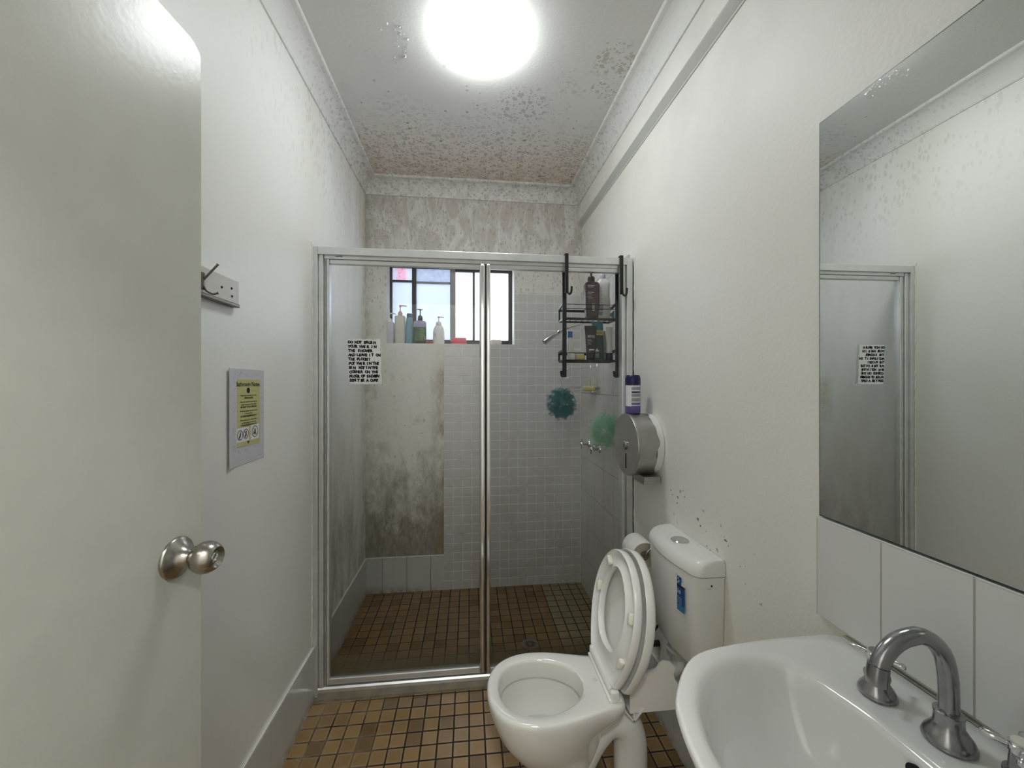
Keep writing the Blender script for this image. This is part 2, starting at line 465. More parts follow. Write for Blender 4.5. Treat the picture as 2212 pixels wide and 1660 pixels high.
def rrect(cx, cy, hx, hy, r, k=5):
    out = []
    for qx, qy, a0 in ((1, 1, 0), (-1, 1, 90), (-1, -1, 180), (1, -1, 270)):
        for i in range(k + 1):
            a = radians(a0 + 90 * i / k)
            out.append((cx + qx * (hx - r) + r * cos(a), cy + qy * (hy - r) + r * sin(a)))
    return out
def rbox_loft(bm, cx, cy, levels, k=5, mi=0):
    """levels: (z, hx, hy, r)"""
    loops = [[(x, y, z) for x, y in rrect(cx, cy, hx, hy, min(r, hx * .999, hy * .999), k)] for z, hx, hy, r in levels]
    return loft(bm, loops, True, True, mi)
def text_bm(bm, body, size, mat, mi=0, bold=0.0, align='LEFT', jitter=0.0, spacing=1.0):
    cu = bpy.data.curves.new('txt', 'FONT'); cu.body = body; cu.size = size; cu.offset = bold; cu.align_x = align
    cu.space_character = spacing; cu.resolution_u = 2
    o = bpy.data.objects.new('txt', cu); COL.objects.link(o)
    bpy.context.view_layer.update()
    me = bpy.data.meshes.new_from_object(o.evaluated_get(bpy.context.evaluated_depsgraph_get()))
    bpy.data.objects.remove(o); bpy.data.curves.remove(cu)
    n0 = len(bm.verts); f0 = len(bm.faces)
    bm.from_mesh(me); bpy.data.meshes.remove(me)
    bm.verts.ensure_lookup_table(); bm.faces.ensure_lookup_table()
    for v in bm.verts[n0:]:
        if jitter:
            v.co.x += jitter * sin(v.co.y * 340 / size * .02 + v.co.x * 90); v.co.y += jitter * sin(v.co.x * 130 + 1)
        v.co = mat @ v.co
    for f in bm.faces[f0:]: f.material_index = mi
def struct(name, bm, m, parent=None, **k):
    o = obj(name, bm, m, parent, **k)
    if parent is None: o['kind'] = 'structure'
    return o

# ------------------------------------------------------------------ room shell
b = B(); box(b, -1.2, 1.0, -1.3, 2.75, -.12, 0); struct('floor', b, 'floor_tiles')
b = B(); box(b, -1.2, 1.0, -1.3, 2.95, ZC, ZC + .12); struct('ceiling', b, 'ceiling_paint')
b = B(); box(b, XL - .15, XL, -.0, 2.75, 0, ZC); struct('wall_left', b, 'left_wall_paint')
b = B(); box(b, XR, XR + .15, -.0, 2.75, 0, ZC); struct('wall_right', b, 'right_wall_paint')
WX0, WX1, WZ0, WZ1 = -.531, .301, 1.615, 2.175
b = B()
box(b, XL - .15, WX0, YB, YB + .21, 0, ZC); box(b, WX1, XR + .15, YB, YB + .21, 0, ZC)
box(b, WX0, WX1, YB, YB + .21, 0, WZ0); box(b, WX0, WX1, YB, YB + .21, WZ1, ZC)
struct('wall_back', b, 'window_wall_paint')
b = B()
box(b, XL - .15, -.625, 0, YF, 0, ZC); box(b, .185, XR + .15, 0, YF, 0, ZC); box(b, -.625, .185, 0, YF, 2.06, ZC)
struct('wall_front', b, 'white_paint')
b = B()
box(b, -1.2, -1.1, -1.3, 0, 0, ZC); box(b, .9, 1.0, -1.3, 0, 0, ZC); box(b, -1.2, 1.0, -1.4, -1.3, 0, ZC)
struct('wall_hallway', b, 'hall_paint')

# bulkhead on the right wall, shade of its underside painted as a gray band
b = B(); box(b, XB, XR, YF, YB, 2.458, ZC)
struct('trim_1', b, 'right_wall_paint')
b = B(); prism(b, [(XB, 2.458), (XB + .002, 2.453), (XR - .004, 2.428), (XR, 2.426), (XR, 2.458)], YF, YB - .001, 'Y', 0); box(b, XR - .005, XR, YF, YB - .001, 2.417, 2.426, bev=.002, mi=1)
struct('trim_2', b, ['moulding_gray', 'white_paint'])  # moulding_gray here is the painted shade of the bulkhead underside

# cove cornices
cove = [(0, -.100), (.006, -.100), (.009, -.092)] + [(.009 + .056 * (1 - cos(radians(a))), -.092 + .078 * sin(radians(a))) for a in range(0, 91, 10)] + [(.073, -.013), (.077, -.010), (.077, 0), (0, 0)]
def cornice(name, line):
    b = B(); loft(b, [[line(d, z, e) for d, z in cove] for e in (0, 1)], True, True)
    return struct(name, b, 'cornice_plaster')
cornice('trim_3', lambda d, z, e: (XL + d, YF if e == 0 else YB - d, ZC + z))
cornice('trim_4', lambda d, z, e: (XL + d if e == 0 else XB - d, YB - d, ZC + z))
cornice('trim_5', lambda d, z, e: (XB - d, YF if e == 0 else YB - d, ZC + z))

# skirting tiles
def skirt(name, x0, x1, y0, y1, mat, side):
    b = B(); box(b, x0, x1, y0, y1, 0, .222, mi=0); box(b, x0, x1, y0, y1, .222, .231, bev=.003, mi=1)
    return struct(name, b, [mat, 'tile_edge'])
skirt('baseboard_left', XL, XL + .009, YF, YB, 'skirting_tiles_side', 0)
skirt('baseboard_back', XL + .009, -.163, YB - .009, YB, 'skirting_tiles_end', 0)
skirt('baseboard_right', XR - .009, XR, YF, 1.735, 'skirting_tiles_side', 0)

# shower wall tiles
b = B()
prism(b, [(-.163, 0), (XR, 0), (XR, 1.962), (WX1 + .002, 1.962), (WX1 + .002, 1.612), (-.163, 1.612)], YB - .008, YB - .0002, 'Y')
struct('trim_6', b, 'mosaic_tiles')
b = B(); box(b, XR - .009, XR, 1.785, YB - .008, 0, 1.968); struct('trim_7', b, 'shower_tiles')
# splashback
b = B(); box(b, XR - .009, XR, YF + .005, .772, .848, 1.057, mi=0); box(b, XR - .0095, XR, YF + .005, .772, 1.057, 1.061, bev=.001, mi=1)
struct('trim_8', b, ['splash_tiles', 'tile_edge'])
# painted lumpy caulk where the jambs meet the walls
for nm, x0, x1 in (('trim_9', XL, XL + .012), ('trim_10', XR - .012, XR)):
    b = B(); z = .235 if x0 < 0 else .235; loops = []
    while z < 1.96:
        w = .0025 + .0045 * R.random() ** 2
        if x0 < 0: loops.append([(XL, 1.732 - w, z), (XL + .001 + w * .7, 1.732 - w * .6, z), (XL + w, 1.733, z), (XL, 1.733, z)])
        else: loops.append([(XR, 1.732 - w, z), (XR - .001 - w * .7, 1.732 - w * .6, z), (XR - w, 1.733, z), (XR, 1.733, z)])
        z += .012
    loft(b, loops, True, True); struct(nm, b, 'white_paint', smooth=True)

# ------------------------------------------------------------------ window
win = bpy.data.objects.new('window_1', None); COL.objects.link(win); win.location = (-.115, YB + .17, WZ0); win['kind'] = 'structure'
FY0, FY1 = YB + .135, YB + .165
b = B()
box(b, WX0, -.528, FY0, FY1, WZ0, WZ1); box(b, .276, WX1, FY0 - .01, FY1, WZ0, WZ1)
box(b, WX0, WX1, FY0, FY1, 2.160, WZ1); box(b, WX0, WX1, FY0, FY1, WZ0, 1.655)
box(b, -.528, -.129, FY0 + .004, FY1, 2.148, 2.160); box(b, -.094, .276, FY0 + .004, FY1, 2.132, 2.16)
struct('frame', b, 'window_metal', win)
b = B(); box(b, WX0 - .002, WX0 + .014, FY0 - .02, FY0, WZ0, WZ1, bev=.003); struct('frame_rail', b, 'window_metal', win)
b = B(); box(b, -.3874, -.3607, FY0 - .008, FY1, 1.655, 2.16, bev=.003); struct('mullion', b, 'window_metal', win)
b = B(); box(b, -.129, -.094, FY0 - .012, FY1, 1.64, 2.16, bev=.006); struct('mullion', b, 'window_metal_gray', win)
b = B(); box(b, .027, .041, FY0 - .004, FY1, 1.655, 2.14, bev=.003); struct('mullion', b, 'window_metal', win)
b = B(); box(b, -.528, -.3874, FY0, FY1, 2.050, 2.062, bev=.002); struct('glazing_bar', b, 'window_metal', win)
b = B(); box(b, -.3607, -.129, FY0 + .002, FY1, 2.044, 2.056, bev=.002); struct('glazing_bar', b, 'window_metal_gray', win)
for x0, x1, z0, z1, m in ((-.528, -.387, 2.062, 2.16, 'pane_pink'), (-.528, -.387, 1.655, 2.05, 'pane_blue'), (-.361, -.129, 2.056, 2.148, 'pane_gray'),
                          (-.361, -.129, 1.655, 2.044, 'pane_blue'), (-.094, .027, 1.655, 2.132, 'pane_pale'), (.041, .276, 1.655, 2.132, 'pane_white')):
    b = B(); y = FY0 + .02
    vs = [b.verts.new(p) for p in ((x0, y, z0), (x1, y, z0), (x1, y, z1), (x0, y, z1))]; b.faces.new(vs)
    struct('pane', b, m, win)

# ------------------------------------------------------------------ ceiling lamp
lamp = empty('ceiling_light', (.046, 1.475, ZC), 'round white dome ceiling light, switched on', 'ceiling light')
b = B(); lathe(b, [(.140, 0), (.140, -.010), (.0, -.010)], (.046, 1.475, ZC), 40); obj('base', b, 'plastic_white', lamp, True, 40)
b = B(); lathe(b, [(.02 if a == 90 else .150 * cos(radians(a)) ** .8, -.012 - .056 * sin(radians(a))) for a in range(0, 91, 9)], (.046, 1.475, ZC), 48); obj('diffuser', b, 'lamp_glow', lamp, True, 60)

hl = empty('hallway_fill_light', (-.1, -.65, ZC), 'unseen dome light added on the hallway ceiling as fill for the bathroom', 'ceiling light')  # added fill lamp out of view, brightens the bathroom through the doorway
b = B(); lathe(b, [(.165, 0), (.165, -.018), (.0, -.018)], (-.1, -.65, ZC), 40); obj('base', b, 'plastic_white', hl, True, 40)
b = B(); lathe(b, [(.02 if a == 90 else .17 * cos(radians(a)), -.018 - .07 * sin(radians(a))) for a in range(0, 91, 15)], (-.1, -.65, ZC), 40); obj('diffuser', b, 'hall_fill_glow', hl, True, 60)

# ------------------------------------------------------------------ door
dE = Vector((-.548, .866, 0)); dd = Vector((-.08, -.997, 0)).normalized(); dn = Vector((dd.y, -dd.x, 0)); dn = -dn if dn.x < 0 else dn
DM = Matrix(((dd.x, dn.x, 0, dE.x), (dd.y, dn.y, 0, dE.y), (0, 0, 1, 0), (0, 0, 0, 1)))   # u along door from free edge, v = normal into the room, z
door = bpy.data.objects.new('door_1', None); COL.objects.link(door); door.location = DM @ Vector((.76, -.02, 0)); door['kind'] = 'structure'
b = B(); rows = []
poly = [(0, .012), (.765, .012), (.765, 2.04), (.03, 2.04)] + [(.022, 2.0385), (.016, 2.037), (.013, 2.033), (.010, 2.033), (.006, 2.029), (.002, 2.025), (.0015, 2.018), (.0, 2.012), (.002, 2.004), (0, 1.998), (.0018, 1.985), (0, 1.975), (.0012, 1.962), (0, 1.95)]
loft(b, [[DM @ Vector((u, v, z)) for u, z in poly] for v in (-.038, 0)], True, True)
struct('door_leaf', b, 'door_paint', door)
kn = DM @ Vector((.062, 0, 1.02)); KM = Matrix.Translation(kn) @ Matrix(((dd.x, 0, dn.x, 0), (dd.y, 0, dn.y, 0), (0, 1, 0, 0), (0, 0, 0, 1)))
def lathe_m(bm, prof, m, n=32, mi=0):
    loft(bm, [[m @ Vector((r * cos(2 * pi * i / n), r * sin(2 * pi * i / n), h)) for i in range(n)] for r, h in prof], True, True, mi)
knob = bpy.data.objects.new('door_knob', None); COL.objects.link(knob); knob.parent = door; knob.matrix_parent_inverse = parent_inv(door); knob.location = kn
def kpart(name, prof, m):
    b = B(); lathe_m(b, prof, KM); o = obj(name, b, m, None, True, 50)
    o.parent = knob; o.matrix_parent_inverse = Matrix.Translation(kn).inverted()
    return o
kpart('rose', [(.0385, 0), (.0385, .003), (.037, .0055), (.033, .008), (.026, .013), (.0185, .021), (.0145, .03), (.0145, .036)], 'satin_steel')
kpart('knob', [(.0145, .030), (.017, .034), (.024, .040), (.0285, .048), (.030, .056), (.0285, .064), (.0245, .072), (.0205, .0765), (.019, .0775), (.0175, .0765), (.013, .071), (.010, .070)], 'satin_steel')
kpart('keyhole_plug', [(.0095, .066), (.0095, .0725), (.008, .074), (.0065, .074), (.006, .071), (.0001, .071)], 'aluminium_bright')

# door stop strip of the opening (frame)
b = B()
box(b, -.655, -.625, -.01, YF + .012, 0, 2.09, bev=.003); box(b, .185, .215, -.01, YF + .012, 0, 2.09, bev=.003); box(b, -.655, .215, -.01, YF + .012, 2.06, 2.09, bev=.003)
struct('trim_11', b, 'white_paint')

# ------------------------------------------------------------------ coat hook board
hb = empty('coat_hook_board', (XL, 1.08, 1.60), 'white wooden coat hook board on the left wall with one steel double hook', 'coat rack')
b = B(); box(b, XL, XL + .013, .93, 1.183, 1.574, 1.640, bev=.002); obj('board', b, 'wood_painted', hb)
b = B(); box(b, XL, XL + .017, .93, 1.181, 1.565, 1.5745, bev=.002); obj('bottom_strip', b, 'old_steel', hb)
for y, z in ((1.105, 1.606), (1.148, 1.613), (1.150, 1.592)):
    b = B(); lathe(b, [(.0035, .0), (.003, .0013), (.0, .0014)], (XL + .013, y, z), 10, 'X'); obj('screw_hole', b, 'hole', hb, True)
hk = bpy.data.objects.new('coat_hook', None); COL.objects.link(hk); hk.parent = hb; hk.matrix_parent_inverse = parent_inv(hb); hk.location = (XL + .013, 1.06, 1.60)
def hpart(name, b, m, sm=True):
    o = obj(name, b, m, None, sm, 50); o.parent = hk; o.matrix_parent_inverse = Matrix.Translation(hk.location).inverted()
HY = 1.03
b = B(); box(b, XL + .013, XL + .0165, HY - .006, HY + .006, 1.582, 1.624, bev=.002); hpart('back_plate', b, 'old_steel')
b = B(); tube(b, smooth_path([(XL + .016, HY, 1.606), (XL + .022, HY + .003, 1.616), (XL + .034, HY + .009, 1.636), (XL + .041, HY + .013, 1.648)]), [.0026] * 18 + [.004], 8); hpart('upper_prong', b, 'old_steel')
b = B(); tube(b, smooth_path([(XL + .016, HY, 1.590), (XL + .021, HY + .003, 1.579), (XL + .031, HY + .009, 1.573), (XL + .039, HY + .016, 1.577)]), [.0026] * 18 + [.004], 8); hpart('lower_prong', b, 'old_steel')

# ------------------------------------------------------------------ poster on the left wall
PO = empty('notice_poster', (XL, 1.245, 1.25), 'grey paper bathroom notice with yellow sheet and prohibition signs on the left wall', 'poster')
py0, py1, pz0, pz1 = 1.150, 1.341, 1.114, 1.394
def PM(dx): return Matrix(((0, 0, 1, XL + dx), (1, 0, 0, py0), (0, 1, 0, pz0), (0, 0, 0, 1)))   # paper coords: x to the far side, y up
b = B(); W_, H_ = py1 - py0, pz1 - pz0
loops = []
for i in range(13):
    u = i / 12 * W_; lift = .0015 + .005 * max(0, 1 - i / 3.0)
    loops.append([(XL + lift, py0 + u, pz0), (XL + lift, py0 + u, pz1), (XL + lift - .0012, py0 + u, pz1), (XL + lift - .0012, py0 + u, pz0)])
loft(b, loops, True, True); obj('backing_sheet', b, 'paper_gray', PO)
b = B(); m0 = PM(.0020)
def rect(bm, x0, y0, x1, y1, m, mi=0):
    f = bm.faces.new([bm.verts.new(m @ Vector(p)) for p in ((x0, y0, 0), (x1, y0, 0), (x1, y1, 0), (x0, y1, 0))]); f.material_index = mi
yx0, yx1, yy0, yy1 = .034, .166, .052, .250
box(b, XL + .0012, XL + .0021, py0 + yx0, py0 + yx1, pz0 + yy0, pz0 + yy1)
obj('yellow_sheet', b, 'paper_yellow', PO)
b = B(); mt = PM(.0024)
text_bm(b, 'Bathroom Notes', .0195, mt @ Matrix.Translation((.100, .229, 0)), bold=.0003, align='CENTER', spacing=.95)
lines = [('Please keep the bathroom clean', .2), ('請保持浴室清潔', .192), ('Please do not throw any waste or', .181), ('rubbish in any part of the toilet', .173), ('請不要將任何垃圾丟進馬桶內', .165),
         ('Gentlemen please raise the seat up', .154), ('and seat down', .146), ('男士請將馬桶座圈掀起及放下', .138), ('Please wash up and clean up after', .127), ('use after using the bathroom', .119), ('使用浴室後請清潔乾淨及離開', .111)]
for s_, y in lines:
    text_bm(b, s_, .0066, mt @ Matrix.Translation((.103, y, 0)), bold=.00008, align='CENTER')
for y in (.2, .181, .154, .127):
    lathe_m(b, [(.0009, 0), (.0009, .0002)], mt @ Matrix.Translation((.044, y + .002, 0)), 8)
text_bm(b, 'W', .010, mt @ Matrix.Translation((.100, .058, 0)), bold=.0008, align='CENTER')
for k in range(70):   # printed dashes round the margin
    a = R.random()
    if k % 2: x, y = R.choice((.016 + .014 * R.random(), .171 + .014 * R.random())), .045 + .215 * a
    else: x, y = .02 + .16 * a, R.choice((.038 + .012 * R.random(), .256 + .016 * R.random()))
    mm = PM(.0023 if x > .03 else .0058) @ Matrix.Translation((x, y, 0)) @ Matrix.Rotation(R.uniform(.3, 2.6), 4, 'Z')
    rect(b, -.0022, -.0003, .0022, .0003, mm)
obj('lettering', b, 'ink', PO)
b = B(); rect(b, .040, .066, .104, .108, mt); obj('picture_box', b, 'paper_white', PO)
b = B(); rect(b, .112, .066, .160, .112, mt); obj('picture_box', b, 'paper_white', PO)
b = B(); lathe_m(b, [(.0085, 0), (.0085, .0002)], mt @ Matrix.Translation((.100, .217, 0)), 24); obj('round_logo', b, 'black', PO)
mt2 = PM(.0028)
for cx, cy, r, m in ((.057, .087, .0145, 'pictogram'), (.087, .088, .0145, 'pictogram'), (.136, .090, .0175, 'red_ink')):
    b = B()
    for rr0, rr1 in ((r, r - .002),):
        n = 32; o1 = [b.verts.new(mt2 @ Vector((cx + rr0 * cos(2 * pi * i / n), cy + rr0 * sin(2 * pi * i / n), 0))) for i in range(n)]
        o2 = [b.verts.new(mt2 @ Vector((cx + rr1 * cos(2 * pi * i / n), cy + rr1 * sin(2 * pi * i / n), 0))) for i in range(n)]
        for i in range(n): b.faces.new((o1[i], o1[(i + 1) % n], o2[(i + 1) % n], o2[i]))
    mm = mt2 @ Matrix.Translation((cx, cy, 0)) @ Matrix.Rotation(radians(-48), 4, 'Z')
    if cx > .06: rect(b, -r, -.0008, r, .0008, mm)
    q = mt2 @ Matrix.Translation((cx, cy, .0002))     # small figure
    lathe_m(b, [(.0022, 0), (.0022, .0001)], q @ Matrix.Translation((0.001, .0065, 0)), 12, 1)
    rect(b, -.0018, -.004, .003, .0042, q, 1); rect(b, -.006, -.006, .002, -.0035, q, 1); rect(b, -.0065, -.010, -.002, -.005, q, 1) if cx < .1 else rect(b, -.0085, -.009, -.005, .001, q, 1)
    if cx > .1: rect(b, -.001, -.0105, .003, -.004, q, 1)
    obj('prohibition_sign', b, [m, 'pictogram'], PO)

# ------------------------------------------------------------------ shower screen
SS = empty('shower_screen', (0, YS, 0), 'aluminium framed clear glass shower screen across the room', 'shower screen')
def sp(name, m, *bxs, **k):
    b = B()
    for q in bxs: box(b, *q[:6], bev=q[6] if len(q) > 6 else .0015)
    return obj(name, b, m, SS)
sp('wall_jamb', 'aluminium', (XL + .001, -.640, 1.733, 1.79, 0, 1.936), (-.640, -.619, 1.742, 1.79, 0.03, 1.904, .003), (-.617, -.612, 1.748, 1.785, .05, 1.90))
sp('wall_jamb', 'aluminium', (.728, XR - .0095, 1.733, 1.79, 0, 1.936), (.722, .7275, 1.745, 1.788, .03, 1.904), (.708, .7205, 1.738, 1.788, .05, 1.904, .003))
sp('header_rail', 'aluminium', (-.640, .728, 1.733, 1.79, 1.903, 1.936, .002))
sp('header_channel', 'aluminium', (-.617, .722, 1.745, 1.785, 1.888, 1.9035))
sp('gap_shade_strip', 'gap_shade', (-.613, .046, 1.752, 1.78, 1.889, 1.8965), (.0735, .0765, 1.745, 1.78, .05, 1.896), (-.6145, -.6115, 1.752, 1.78, .05, 1.89), (-.57, -.54, 1.7435, 1.75, 1.897, 1.900))  # dark strips standing in for the shade in the frame gaps
# sill: sloping front
b = B(); prism(b, [(1.738, .030), (1.738, .044), (1.744, .050), (1.79, .050), (1.79, .030)], XL + .0095, XR - .0095, 'X'); obj('sill', b, 'aluminium', SS)
b = B(); prism(b, [(1.726, 0), (1.728, .008), (1.739, .0298), (1.79, .0298), (1.79, 0)], XL + .0095, XR - .0095, 'X'); obj('sill_base', b, 'sill_grime', SS)
door_s = bpy.data.objects.new('screen_door', None); COL.objects.link(door_s); door_s.parent = SS; door_s.matrix_parent_inverse = parent_inv(SS); door_s.location = (-.28, YS, .06)
def dp(name, m, *bxs):
    b = B()
    for q in bxs: box(b, *q[:6], bev=q[6] if len(q) > 6 else .0015)
    o = obj(name, b, m); o.parent = door_s; o.matrix_parent_inverse = Matrix.Translation(door_s.location).inverted(); return o
dp('stile', 'aluminium', (-.6095, -.596, 1.746, 1.775, .056, 1.888, .003))
dp('stile', 'aluminium_bright', (.047, .0725, 1.736, 1.778, .056, 1.888, .008))
dp('top_rail', 'aluminium', (-.597, .048, 1.750, 1.772, 1.868, 1.888, .003))
dp('bottom_rail', 'aluminium', (-.597, .048, 1.746, 1.775, .056, .082, .003))
dp('glass_panel', 'screen_glass', (-.597, .048, 1.758, 1.763, .08, 1.87, 0))
sp('stile', 'aluminium_bright', (.077, .096, 1.740, 1.78, .05, 1.888, .005))
sp('top_rail', 'aluminium', (.096, .708, 1.748, 1.775, 1.870, 1.888))
sp('bottom_rail', 'aluminium', (.096, .708, 1.746, 1.778, .05, .074))
sp('fixed_glass_panel', 'screen_glass', (.096, .709, 1.758, 1.763, .072, 1.872, 0))

# ------------------------------------------------------------------ handwritten sign taped on the glass
HS = empty('handwritten_sign', (-.45, 1.757, 1.45), 'handwritten paper sign in black capitals taped to the shower door glass', 'sign')
sx0, sx1, sz0, sz1 = -.525, -.388, 1.350, 1.545
b = B(); pts = []
for i in range(40):
    s_ = i / 40 * 4; k = int(s_); f = s_ - k
    p = [(sx0 + (sx1 - sx0) * f, sz1), (sx1, sz1 - (sz1 - sz0) * f), (sx1 - (sx1 - sx0) * f, sz0), (sx0, sz0 + (sz1 - sz0) * f)][k]
    pts.append((p[0] + R.uniform(-.0018, .0018) + .010 * (sz1 - p[1]) / .2, p[1] + R.uniform(-.0015, .0015)))
prism(b, pts, 1.7560, 1.7572, 'Y'); obj('paper', b, 'paper_white', HS)
b = B(); L = ['DO NOT BRUSH', 'YOUR HAIR IN', 'THE SHOWER', 'AND LEAVE IT ON', 'THE FLOOR!!', 'PUT HAIR IN THE', 'BIN, NOT IN THE', 'CORNER ON THE', 'FLOOR OF SHOWER!', "DON'T BE A CHAT!"]
for i, s_ in enumerate(L):
    z = 1.5265 - i * .0184
    n_ = len(s_); w = {0: .116, 1: .118, 2: .103, 3: .132, 4: .094, 5: .126, 6: .121, 7: .122, 8: .130, 9: .124}[i]
    for j, ch in enumerate(s_):     # each letter set on its own, a little crooked
        if ch == ' ': continue
        mm = Matrix(((1, 0, 0, sx0 + .002 + i * .0009 + w * j / n_), (0, 0, -1, 1.7557), (0, 1, 0, z + R.uniform(-.0009, .0009)), (0, 0, 0, 1))) @ Matrix.Rotation(R.uniform(-.13, .13), 4, 'Z')
        text_bm(b, ch, .0158, mm, bold=.0013, jitter=.0)
obj('lettering', b, 'ink', HS)
b = B(); tube(b, smooth_path([(-.395, 1.756, 1.350), (-.392, 1.755, 1.343), (-.380, 1.755, 1.341), (-.366, 1.754, 1.345), (-.354, 1.754, 1.352)]), .0011, 6, flat=.5)
tube(b, smooth_path([(-.356, 1.754, 1.366), (-.353, 1.753, 1.352), (-.358, 1.754, 1.338), (-.362, 1.754, 1.333)]), .0014, 6, flat=.5)
tube(b, [(-.372, 1.755, 1.356), (-.369, 1.755, 1.347)], .001, 6); tube(b, smooth_path([(-.386, 1.755, 1.515), (-.382, 1.754, 1.50), (-.381, 1.755, 1.487)]), .0015, 6, flat=.5)
obj('torn_tape', b, 'paper_white', HS, True)

# ------------------------------------------------------------------ floor drain in the shower
DR = empty('floor_drain', (.315, 1.99, 0), 'round metal floor drain in the shower tiles', 'drain')
b = B(); lathe(b, [(.044, .001), (.044, .004), (.030, .004), (.028, .002)], (.315, 1.99, 0), 32); obj('rim', b, 'drain', DR, True, 40)
b = B()
for i in range(16):
    a = 2 * pi * i / 16
    q = Matrix.Translation((.315, 1.99, .0045)) @ Matrix.Rotation(a, 4, 'Z'); rect(b, .010, -.0017, .026, .0017, q)
obj('slot', b, 'hole', DR); 

# ------------------------------------------------------------------ bottles on the window sill
def pump(bm, cx, cy, z, zt, r, d=1, mi=0, mi2=None, nl=.03, droop=.004):
    """collar, stem, head and nozzle"""
    h = zt - z; m2 = mi if mi2 is None else mi2
    lathe(bm, [(r, z), (r, z + h * .26), (r * .75, z + h * .34), (r * .55, z + h * .40), (.0035, z + h * .46), (.0035, z + h * .78), (.006, z + h * .82), (.0075, zt - .001), (.005, zt)], (cx, cy, 0), 14, mi=m2)
    tube(bm, [(cx, cy, zt - .004), (cx + d * nl * .6, cy - .002, zt - .0045), (cx + d * nl, cy - .004, zt - .004 - droop)], [.0042, .0033, .0024], 8, mi=m2)
SB = 'bottle'; SG = 'toiletries along the window sill'
SY = 2.640; SZ = WZ0 + .0005
e = empty('pump_bottle', (-.5225, SY, SZ), 'square pale lilac pump bottle, leftmost on the window sill', SB, SG)
b = B(); rbox_loft(b, -.5225, SY, [(SZ, .030, .026, .006), (SZ + .003, .032, .028, .008), (SZ + .136, .032, .028, .008), (SZ + .142, .029, .025, .01), (SZ + .145, .016, .016, .015)]); obj('body', b, 'lilac', e, True, 40)
b = B(); pump(b, -.5225, SY, SZ + .144, SZ + .205, .017, 1, 0, nl=.043, droop=.006); obj('pump', b, 'bottle_white', e, True, 40)
e = empty('pump_bottle', (-.452, SY, SZ), 'tall white bottle with a pink pump on the window sill', SB, SG)
b = B(); rbox_loft(b, -.452, SY, [(SZ, .031, .027, .012), (SZ + .003, .033, .029, .014), (SZ + .176, .033, .029, .014), (SZ + .184, .029, .026, .012), (SZ + .186, .016, .016, .015)]); obj('body', b, 'bottle_beige', e, True, 40)
b = B(); pump(b, -.452, SY, SZ + .186, SZ + .257, .015, 1, 0, nl=.043); obj('pump', b, 'pump_pink', e, True, 40)
e = empty('shampoo_bottle', (-.392, SY, SZ), 'slim teal bottle with dark cap leaning beside the green pump bottle', SB, SG)
b = B(); rbox_loft(b, -.393, SY, [(SZ, .022, .018, .012), (SZ + .004, .0245, .02, .016), (SZ + .12, .024, .02, .016), (SZ + .175, .019, .017, .015)]); obj('body', b, 'bottle_teal', e, True, 40)
b = B(); rbox_loft(b, -.392, SY, [(SZ + .175, .0185, .017, .015), (SZ + .197, .0175, .016, .014), (SZ + .201, .014, .013, .012)]); obj('cap', b, 'cap_teal', e, True, 40)
e = empty('pump_bottle', (-.3235, SY, SZ), 'green pump bottle with black pump and lavender upper half on the window sill', SB, SG)
b = B(); rbox_loft(b, -.3235, SY - .004, [(SZ, .038, .026, .014), (SZ + .004, .041, .028, .018), (SZ + .02, .042, .029, .018)]); obj('foot', b, 'green_dark', e, True, 40)
b = B(); rbox_loft(b, -.3235, SY - .004, [(SZ + .0201, .0418, .0288, .018), (SZ + .110, .0418, .0288, .018)], mi=0)
rbox_loft(b, -.3235, SY - .004, [(SZ + .1101, .0415, .0285, .018), (SZ + .142, .0415, .0285, .018), (SZ + .150, .036, .025, .018), (SZ + .155, .018, .016, .015)], mi=1); obj('body', b, ['green', 'lavender'], e, True, 40)
b = B(); lathe(b, [(.007, SZ + .11), (.007, SZ + .15), (.0155, SZ + .152), (.0165, SZ + .166), (.014, SZ + .184), (.008, SZ + .190), (.0035, SZ + .192), (.0035, SZ + .222), (.008, SZ + .229), (.006, SZ + .231)], (-.322, SY - .034, 0), 14)
tube(b, [(-.308, SY - .034, SZ + .2275), (-.322, SY - .034, SZ + .229), (-.345, SY - .034, SZ + .2315)], [.0025, .004, .0022], 8); 
for v in b.verts: v.co.y += .030
obj('pump', b, 'black', e, True, 40)
b = B()
for k in range(7):
    q = Matrix(((1, 0, 0, -.322), (0, 0, -1, SY - .0332), (0, 1, 0, SZ + .098 - k * .0095), (0, 0, 0, 1))); rect(b, 0, 0, .022 + .006 * ((k * 7) % 3), .0016, q)
q = Matrix(((1, 0, 0, -.292), (0, 0, -1, SY - .0332), (0, 1, 0, SZ + .028), (0, 0, 0, 1))); rect(b, 0, 0, .004, .022, q); rect(b, .0, 0, .010, .005, q)
q = Matrix(((1, 0, 0, -.316), (0, 0, -1, SY - .0332), (0, 1, 0, SZ + .027), (0, 0, 0, 1))); rect(b, 0, 0, .004, .005, q); rect(b, .009, 0, .012, .005, q)
obj('label', b, 'label_green', e)
e = empty('pump_bottle', (-.201, SY, SZ), 'rounded white hand soap pump bottle, rightmost bottle on the sill', SB, SG)
b = B(); lathe(b, [(.034, 0), (.0375, .004), (.038, .06), (.037, .085), (.033, .105), (.024, .122), (.018, .128)], (-.201, SY, SZ), 28, sy=.72); obj('body', b, 'bottle_white', e, True, 50)
b = B(); pump(b, -.201, SY, SZ + .128, SZ + .187, .0185, 1, 0, nl=.035); obj('pump', b, 'bottle_white', e, True, 40)
b = B(); q = Matrix(((1, 0, 0, -.224), (0, 0, -1, SY - .0256), (0, 1, 0, SZ + .045), (0, 0, 0, 1))); rect(b, 0, 0, .004, .026, q); obj('label', b, 'label_gray', e)
